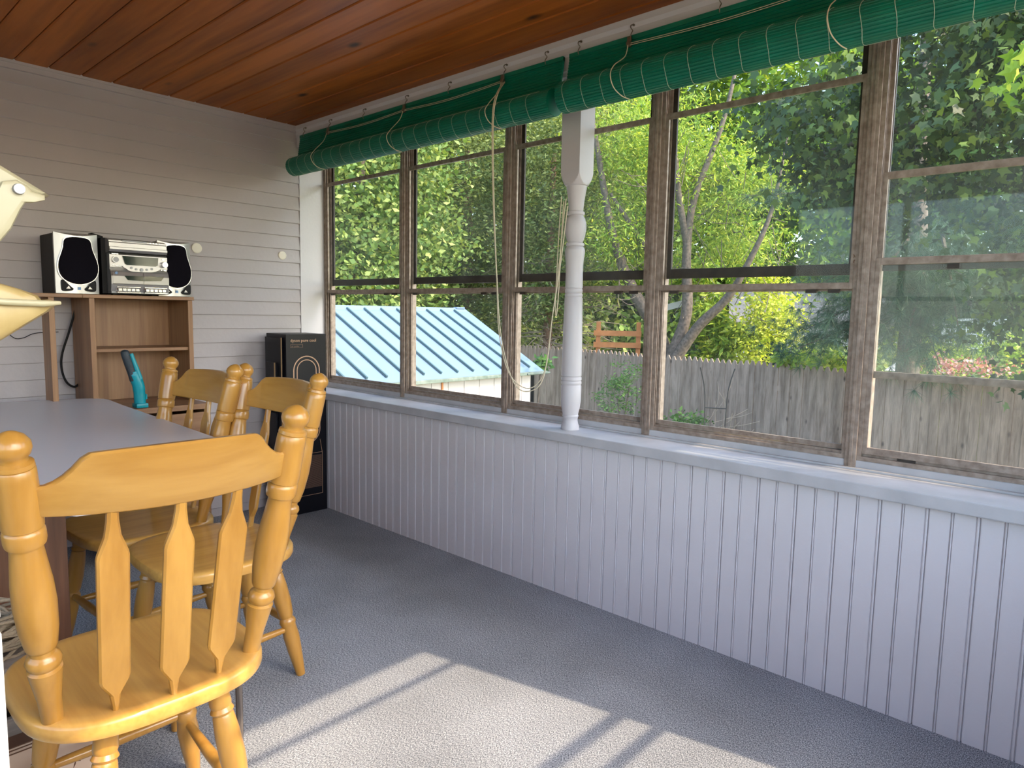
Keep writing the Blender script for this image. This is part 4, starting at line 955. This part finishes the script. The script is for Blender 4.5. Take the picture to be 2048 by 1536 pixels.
for k in range(170):
    tx = rg.choice((-.5, .25)); z_ = rg.uniform(.3, 2.4)-GZ; a = rg.uniform(0, 6.28); L_ = rg.uniform(.5, 1.5); p0 = Vector((tx, 0, z_)); dr = Vector((math.cos(a), math.sin(a), rg.uniform(-.25, .2)))
    p1 = p0+dr*L_*.5+Vector((0, 0, rg.uniform(-.05, .1))); p2 = p0+dr*L_+Vector((0, 0, rg.uniform(-.3, .05))); tube(bm, [p0, p1, p2], [.012, .008, .003], 4, False)
    for q in range(4):
        s0 = p0.lerp(p2, rg.uniform(.3, 1)); tube(bm, [s0, s0+Vector((rg.uniform(-.25, .25), rg.uniform(-.25, .25), rg.uniform(-.3, .15)))], [.005, .002], 3, False)
obj('dead_branches', bm, MAT['twig'], bt)

# central forked tree with fine leaves
b = pol(60.0, 12.9); x_, y_, _ = b; Z = lambda z: z
def at_(az, r_, z): p = pol(az, r_, z); return p
trunks = [('trunk', [at_(60.4, 12.9, GZ), at_(60.2, 12.9, .2), at_(59.2, 12.9, .9), at_(57.3, 12.9, 1.6), at_(55.5, 12.9, 2.6), at_(54.0, 13.0, 4.2), at_(52.5, 13.0, 6)], (.19, .02)),
          ('trunk', [at_(60.6, 12.7, GZ), at_(60.5, 12.7, .2), at_(61.6, 12.7, 1.2), at_(61.4, 12.7, 2.2), at_(61.8, 12.7, 3.2), at_(63.8, 12.8, 4.6), at_(65, 12.9, 6.2)], (.14, .02)),
          ('branch', [at_(60.7, 12.6, .3), at_(62.5, 12.5, .95), at_(64.6, 12.4, 1.45), at_(66.0, 12.3, 2.0), at_(67.6, 12.3, 2.9), at_(68.5, 12.4, 4.2)], (.11, .015)),
          ('branch', [at_(59.0, 12.9, 2.1), at_(57.0, 12.9, 2.75), at_(55.2, 12.9, 3.35)], (.06, .03)),
          ('branch', [at_(61.4, 12.7, 2.4), at_(60.5, 12.6, 3.4), at_(59.8, 12.6, 4.8)], (.07, .03))]
tree('forked_tree', 'tree with dark forked trunks and fine yellow green leaves behind the fence', b, [(*pol(57, 13.3, 2.6), 1.0, .9, 1.1), (*pol(62, 13.6, 3.6), 1.6, 1.2, 1.0), (*pol(58, 13.4, 4.4), 1.6, 1.3, 1.0), (*pol(66, 13.4, 3.7), 1.1, .9, .9), (*pol(65, 14, 2.5), 1.0, .9, .6)], 26000, .10, L['lime'], trunks, 51, 'diamond', .7, .30, 60, .2, aspect=4)
bm = NB(); rg = random.Random(12)
to = bpy.data.objects.get('forked_tree')
for k in range(120):
    az = rg.uniform(56, 69); p0 = Vector(at_(az, rg.uniform(12.2, 13.2), rg.uniform(1.0, 3.6)))-Vector(b); dr = Vector((rg.uniform(-.6, .6), rg.uniform(-.6, .6), rg.uniform(-.1, .9))); tube(bm, smooth_path([p0, p0+dr*.5+Vector((0, 0, -.05)), p0+dr], 3), .006, 4, False)
obj('twigs', bm, MAT['bark'], to)

# dark maple close to the porch
b = (6.4, -4.9, GZ)
ells = [(5.3, -1.2, 3.1, .8, .8, .6), (5.0, -2.0, 3.2, 1.1, 1.0, 1.1), (5.2, -3.0, 2.8, 1.2, 1.1, 1.4), (5.6, -4.1, 2.6, 1.2, 1.2, 1.6), (5.9, -3.5, 1.4, 1.0, 1.0, .9), (5.3, -1.6, 2.4, .6, .6, .5), (6.0, -3.0, 4.6, 1.7, 1.6, .9)]
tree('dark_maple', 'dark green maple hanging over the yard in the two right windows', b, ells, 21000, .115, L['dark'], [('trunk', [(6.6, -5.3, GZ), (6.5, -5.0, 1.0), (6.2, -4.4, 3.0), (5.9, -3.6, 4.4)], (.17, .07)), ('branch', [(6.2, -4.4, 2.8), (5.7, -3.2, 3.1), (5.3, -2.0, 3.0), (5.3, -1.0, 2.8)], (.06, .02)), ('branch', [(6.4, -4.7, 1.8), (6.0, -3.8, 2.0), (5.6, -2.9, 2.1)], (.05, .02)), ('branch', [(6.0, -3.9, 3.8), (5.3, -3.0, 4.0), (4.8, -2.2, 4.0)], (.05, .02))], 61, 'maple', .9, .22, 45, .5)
# light maple sprig close on the top right
tree('light_maple', 'bright green maple sprays at the top right corner', (4.2, -5.2, GZ), [(3.3, -3.25, 2.75, .32, .35, .25), (3.4, -3.6, 2.35, .35, .35, .3), (3.2, -3.5, 3.1, .5, .5, .3)], 800, .115, L['lime'], [('trunk', [(4.2, -5.2, GZ), (4.1, -5.0, 1.5), (3.8, -4.4, 2.9)], (.07, .03)), ('branch', [(3.8, -4.4, 2.9), (3.5, -3.8, 2.9), (3.3, -3.2, 2.75)], (.02, .006))], 65, 'maple', .8, .12, 26, .4)

# pines: tufts of long needles on branches
def needle_tree(label, base, branches, n_tuft, size, seed, per=46):
    O = Vector(base); t = thing('pine_tree', label, 'tree', tuple(O)); rg = np.random.default_rng(seed); P_ = []; D = []
    bm = NB()
    for (A, B, rad) in branches:
        A, B = np.array(A), np.array(B); m = int(n_tuft*rad/sum(q[2] for q in branches))
        tube(bm, [Vector(A)-O, Vector((A+B)/2+np.array([0, 0, .05]))-O, Vector(B)-O], [.025, .015, .006], 6)
        for k in range(m):
            q = rg.uniform(.05, 1); c = A+(B-A)*q+rg.normal(size=3)*rad*np.array([1, 1, .5]); ax = (B-A)/np.linalg.norm(B-A)+rg.normal(size=3)*.5; ax /= np.linalg.norm(ax)
            dd = ax[None]*rg.uniform(.1, 1.2, (per, 1))+rg.normal(size=(per, 3))*.75; P_.append(np.repeat(c[None], per, 0)); D.append(dd)
    obj('branches', bm, MAT['bark'], t)
    P_ = np.concatenate(P_); D = np.concatenate(D); D /= np.linalg.norm(D, axis=1)[:, None]; n = len(P_); D[:, 2] -= .25
    s = np.cross(D, rg.normal(size=(n, 3))); s /= np.linalg.norm(s, axis=1)[:, None]; sz = size*rg.uniform(.7, 1.2, (n, 1))
    V = np.stack([P_-s*.0024, P_+s*.0024, P_+D*sz], 1).reshape(-1, 3)-np.array(O)
    me = bpy.data.meshes.new('needles'); me.vertices.add(n*3); me.vertices.foreach_set('co', V.astype(np.float32).ravel()); me.loops.add(n*3); me.loops.foreach_set('vertex_index', np.arange(n*3, dtype=np.int32)); me.polygons.add(n); me.polygons.foreach_set('loop_start', np.arange(0, n*3, 3, dtype=np.int32))
    me.update(calc_edges=True); me.validate(); me.materials.append(L['pine']); o = bpy.data.objects.new('needles', me); col.objects.link(o); o.parent = t
tk = pol(77.5, 10.6)
br = [(pol(77, 10.3, 1.55), pol(70.5, 9.9, 1.0), .30), (pol(76, 10.3, 1.15), pol(70, 9.8, .75), .26), (pol(77, 10.3, 2.9), pol(67, 9.9, 2.75), .20), (pol(77, 10.2, 1.6), pol(79.5, 9.4, .65), .38), (pol(77, 10.2, 2.2), pol(75, 9.4, 1.5), .38), (pol(77, 10.2, 2.0), pol(82, 9.5, 1.5), .36), (pol(78, 10.0, 1.6), pol(77.2, 9.2, .8), .30), (pol(79, 10.0, 2.2), pol(80.5, 9.2, 1.0), .35), (pol(76, 10.3, 2.0), pol(71.5, 9.6, 1.6), .20)]
needle_tree('blue green pine with long needles above the fence in the right windows', tk, br, 1150, .19, 71)
pt_ = [o for o in bpy.data.objects if o.name.startswith('pine_tree')][0]
bm = NB(); tube(bm, [(0, 0, 0), (.05, 0, 3), (0, .1, 6.5)], [.17, .13, .05], 12); obj('trunk', bm, MAT['bark'], pt_, smooth=True)

# shrubs and plants
def shrub(label, base, ells, n, size, mt, seed, shape='diamond', droop=.3, clump=.12, aspect=1.8, cat='shrub', name='shrub', per=40, stems=True):
    O = Vector(base); t = thing(name, label, cat, tuple(O)); leaf_object('foliage', cloud(ells, n, seed, clump, per, .3), size, L[mt], t, tuple(O), seed+1, shape, droop, aspect)
    if stems:
        bm = NB()
        for e in ells:
            p = Vector(e[:3])-O; tube(bm, smooth_path([(0, 0, 0), (p.x*.3, p.y*.3, p.z*.6), tuple(p)], 4), [.02]*4+[.012]*5, 6)
        obj('stem', bm, MAT['bark'], t)
    return t
shrub('bright yellow green bush behind the fence beside the far grey roof', pol(67.6, 13.2), [(*pol(67.7, 13.0, 1.35), .42, .42, .75), (*pol(66.7, 13.0, .9), .35, .35, .5), (*pol(69.2, 13.1, 1.0), .35, .35, .45), (*pol(66.6, 13.0, .45), .3, .3, .4)], 5200, .075, 'yellow', 81)
shrub('green long-leaved shrub behind the fence right of the forked trunk', pol(63.8, 13.6), [(*pol(63.2, 13.5, 1.2), .45, .45, .6), (*pol(64.8, 13.4, .8), .5, .4, .5), (*pol(62.2, 13.6, 1.9), .5, .4, .4), (*pol(64.2, 13.4, .35), .6, .4, .3)], 3600, .16, 'lime', 83, aspect=3.5, droop=.7)
shrub('lime green climbing plant spilling over the fence top', pol(71.3, 10.75), [(*pol(69.8, 10.75, .56), .35, .2, .07), (*pol(72.3, 10.6, .55), .38, .2, .07)], 1100, .10, 'lime', 85, aspect=1.3, clump=.06)
shrub('dark leafy weed clump at the fence foot in the fourth window', pol(62.5, 9.6), [(*pol(61.2, 9.7, -.85), .45, .4, .30), (*pol(63.6, 9.6, -.85), .4, .35, .22), (*pol(62.2, 9.8, -.45), .25, .2, .25)], 4200, .075, 'weed', 87)
shrub('low weed clump at the fence foot in the middle of the fourth window', pol(66.5, 9.3), [(*pol(66.2, 9.3, -.98), .3, .25, .14), (*pol(69.0, 9.2, -.92), .15, .15, .22)], 1500, .07, 'weed', 89)
shrub('spindly tall weed in front of the fence right of the white post', pol(56.8, 10.5), [(*pol(56.3, 10.4, -.1), .25, .2, .55), (*pol(57.3, 10.4, .1), .15, .15, .4), (*pol(57.4, 10.4, -.8), .35, .3, .25), (*pol(55.2, 10.5, -.2), .1, .1, .3)], 2100, .055, 'weed', 91, clump=.07, aspect=3)
shrub('grassy weeds along the fence foot seen under the shed corner', pol(52.3, 11.8), [(*pol(51.0, 11.6, -.8), .5, .4, .22), (*pol(53.8, 11.4, -.85), .5, .4, .20)], 2600, .08, 'weed', 93)
shrub('leafy shoot beside the shed roof corner', (3.62, 1.25, GZ), [(3.60, 1.15, .58, .07, .07, .09)], 160, .07, 'weed', 95, clump=.04)
for i, (az, r_, zz, lb, mt) in enumerate([(78.0, 15.5, .5, 'sunlit shrub left of the white lattice in the right window', 'lime'), (81.5, 16, .35, 'light green garden shrub below the white lattice', 'lime'), (84.8, 15, .5, 'garden shrub at the right edge below the maple', 'lime'), (76.0, 14, .2, 'low shrub just above the fence beside the pine', 'mid'), (88, 15, .5, 'garden shrub beyond the right border', 'mid'), (72.0, 15.5, .3, 'garden shrub behind the fence below the grey roof', 'mid')]):
    x_, y_, _ = pol(az, r_); shrub(lb, (x_, y_, GZ), [(x_, y_, zz-.3, .9, .9, .5), (x_+.2, y_+.2, zz+.1, .6, .6, .35)], 3600, .10, mt, 200+i, clump=.16)
x_, y_, _ = pol(80.6, 14.2)
t = thing('flower_bed', 'pink flowers in front of the lattice beyond the fence', 'flowers', (x_, y_, GZ)); leaf_object('petals', cloud([(x_, y_, .35, .7, .9, .12)], 500, 300, .12, 10, .2), .07, L['flower'], t, (x_, y_, GZ), 301, 'diamond', 0, 1.2); leaf_object('foliage', cloud([(x_, y_, -.2, .8, 1.0, .5)], 3500, 302, .14, 30, .2), .09, L['lime'], t, (x_, y_, GZ), 303)
# garden ornaments beyond the fence
def latt():
    b = pol(81.3, 18.5); t = thing('lattice_trellis', 'white lattice trellis standing among far garden plants', 'trellis', b, math.radians(-81.3+0)); bm = NB(); box(bm, -.6, -.54, -.03, .03, 0, 2.35); box(bm, .54, .6, -.03, .03, 0, 2.35); box(bm, -.6, .6, -.03, .03, 2.3, 2.36); obj('frame', bm, MAT['latt'], t)
    bm = NB()
    for k in range(11): box(bm, -.54+.1*k, -.515+.1*k, -.008, 0, .9, 2.3)
    for k in range(13): box(bm, -.54, .54, 0, .008, .95+.105*k, .975+.105*k)
    obj('slats', bm, MAT['latt'], t)
latt()
def birdhouse():
    t = thing('garden_lantern', 'small white garden post with pointed cap beyond the fence', 'post', pol(77.0, 12.8)); bm = NB(); box(bm, -.07, .07, -.07, .07, 0, 1.48); obj('post', bm, MAT['latt'], t)
    bm = NB(); vs = [bm.verts.new(p) for p in ((-.17, -.17, 1.48), (.17, -.17, 1.48), (.17, .17, 1.48), (-.17, .17, 1.48), (0, 0, 1.66))]
    bm.faces.new(vs[:4][::-1]); [bm.faces.new((vs[i], vs[(i+1) % 4], vs[4])) for i in range(4)]; obj('cap', bm, MAT['latt'], t)
birdhouse()
def house():
    b = pol(72.0, 21); rz = math.radians(-72+8); t = thing('garden_building', 'low building with grey shingled roof behind the pine branches', 'building', b, rz)
    bm = NB(); box(bm, -2.4, 2.4, 0, 3, 0, 2.2); obj('wall', bm, MAT['sidingw'], t)
    bm = NB(); prism(bm, [(-.2, 2.15), (1.5, 3.25), (3.2, 2.15), (1.5, 3.15)], 'x', -2.6, 2.6)
    for k in range(9): q = k/9; y_ = -.2+1.7*q; z_ = 2.15+1.1*q; box(bm, -2.6, 2.6, y_, y_+.2, z_+.0, z_+.135, 0)
    obj('roof', bm, MAT['shingle'], t)
    bm = NB(); box(bm, -1.8, -1.0, -.03, .02, .9, 1.8); obj('window', bm, MAT['display'], t)
house()
bm = NB(); b = pol(55.5, 24)
t = thing('neighbour_house', 'pale house roof glimpsed between trunks right of the white post', 'house', b, math.radians(-55)); box(bm, -3, 3, 0, 4, 0, 2.6); obj('wall', bm, MAT['sidingw'], t); bm = NB(); prism(bm, [(-.4, 2.5), (2, 4.2), (4.4, 2.5), (2, 4.1)], 'x', -3.3, 3.3); obj('roof', bm, MAT['shingle'], t)
# orange timber gate and rails behind the fence
t = thing('timber_arbour', 'orange timber arbour posts with a pale cross beam behind the fence', 'arbour', pol(59.9, 13.9), math.radians(-60)); bm = NB(); box(bm, -.30, -.19, -.05, .05, 0, 2.35); obj('post', bm, MAT['cedar'], t); bm = NB(); box(bm, -.07, .04, -.05, .05, 0, 2.45); obj('post', bm, MAT['cedar'], t)
bm = NB(); box(bm, -.4, 1.1, -.06, -.02, 2.30, 2.42, 0, Matrix.Rotation(-.28, 3, 'Y'), (-.3, 0, 2.3)); obj('beam', bm, MAT['sidingw'], t)
t = thing('timber_bench', 'orange timber rails behind the fence right of the white post', 'rail', pol(55.6, 14.3), math.radians(-55)); bm = NB()
for z_ in (1.62, 1.86): box(bm, -.35, .62, -.02, .02, z_, z_+.11)
obj('rail', bm, MAT['cedar'], t)
for x_ in (-.30, .52):
    bm = NB(); box(bm, x_, x_+.09, .02, .1, 0, 2.15); obj('post', bm, MAT['cedar'], t)
# iron ladder trellis in front of the fence
t = thing('iron_trellis', 'thin black iron ladder trellis with bare twigs in front of the fence', 'trellis', pol(64.2, 9.5), math.radians(-64)); 
for s in (-.13, .13):
    bm = NB(); tube(bm, smooth_path([(s, 0, 0), (s*1.05, 0, 1.0), (s*1.2, 0, 1.35), (s*1.7, 0, 1.62)], 5), .008, 6); obj('upright', bm, MAT['iron'], t)
for z_ in (.35, .72, 1.08):
    bm = NB(); tube(bm, [(-.135, 0, z_), (.135, 0, z_)], .007, 6); obj('rung', bm, MAT['iron'], t)
bm = NB(); rg = random.Random(15)
for k in range(26):
    p0 = Vector((rg.uniform(-.1, .15), 0, rg.uniform(.1, 1.0))); dr = Vector((rg.uniform(-.2, .55), rg.uniform(-.1, .1), rg.uniform(.1, .6))); tube(bm, smooth_path([p0, p0+dr*.5+Vector((.05, 0, 0)), p0+dr], 3), .0035, 4, False)
obj('twigs', bm, MAT['twig'], t)
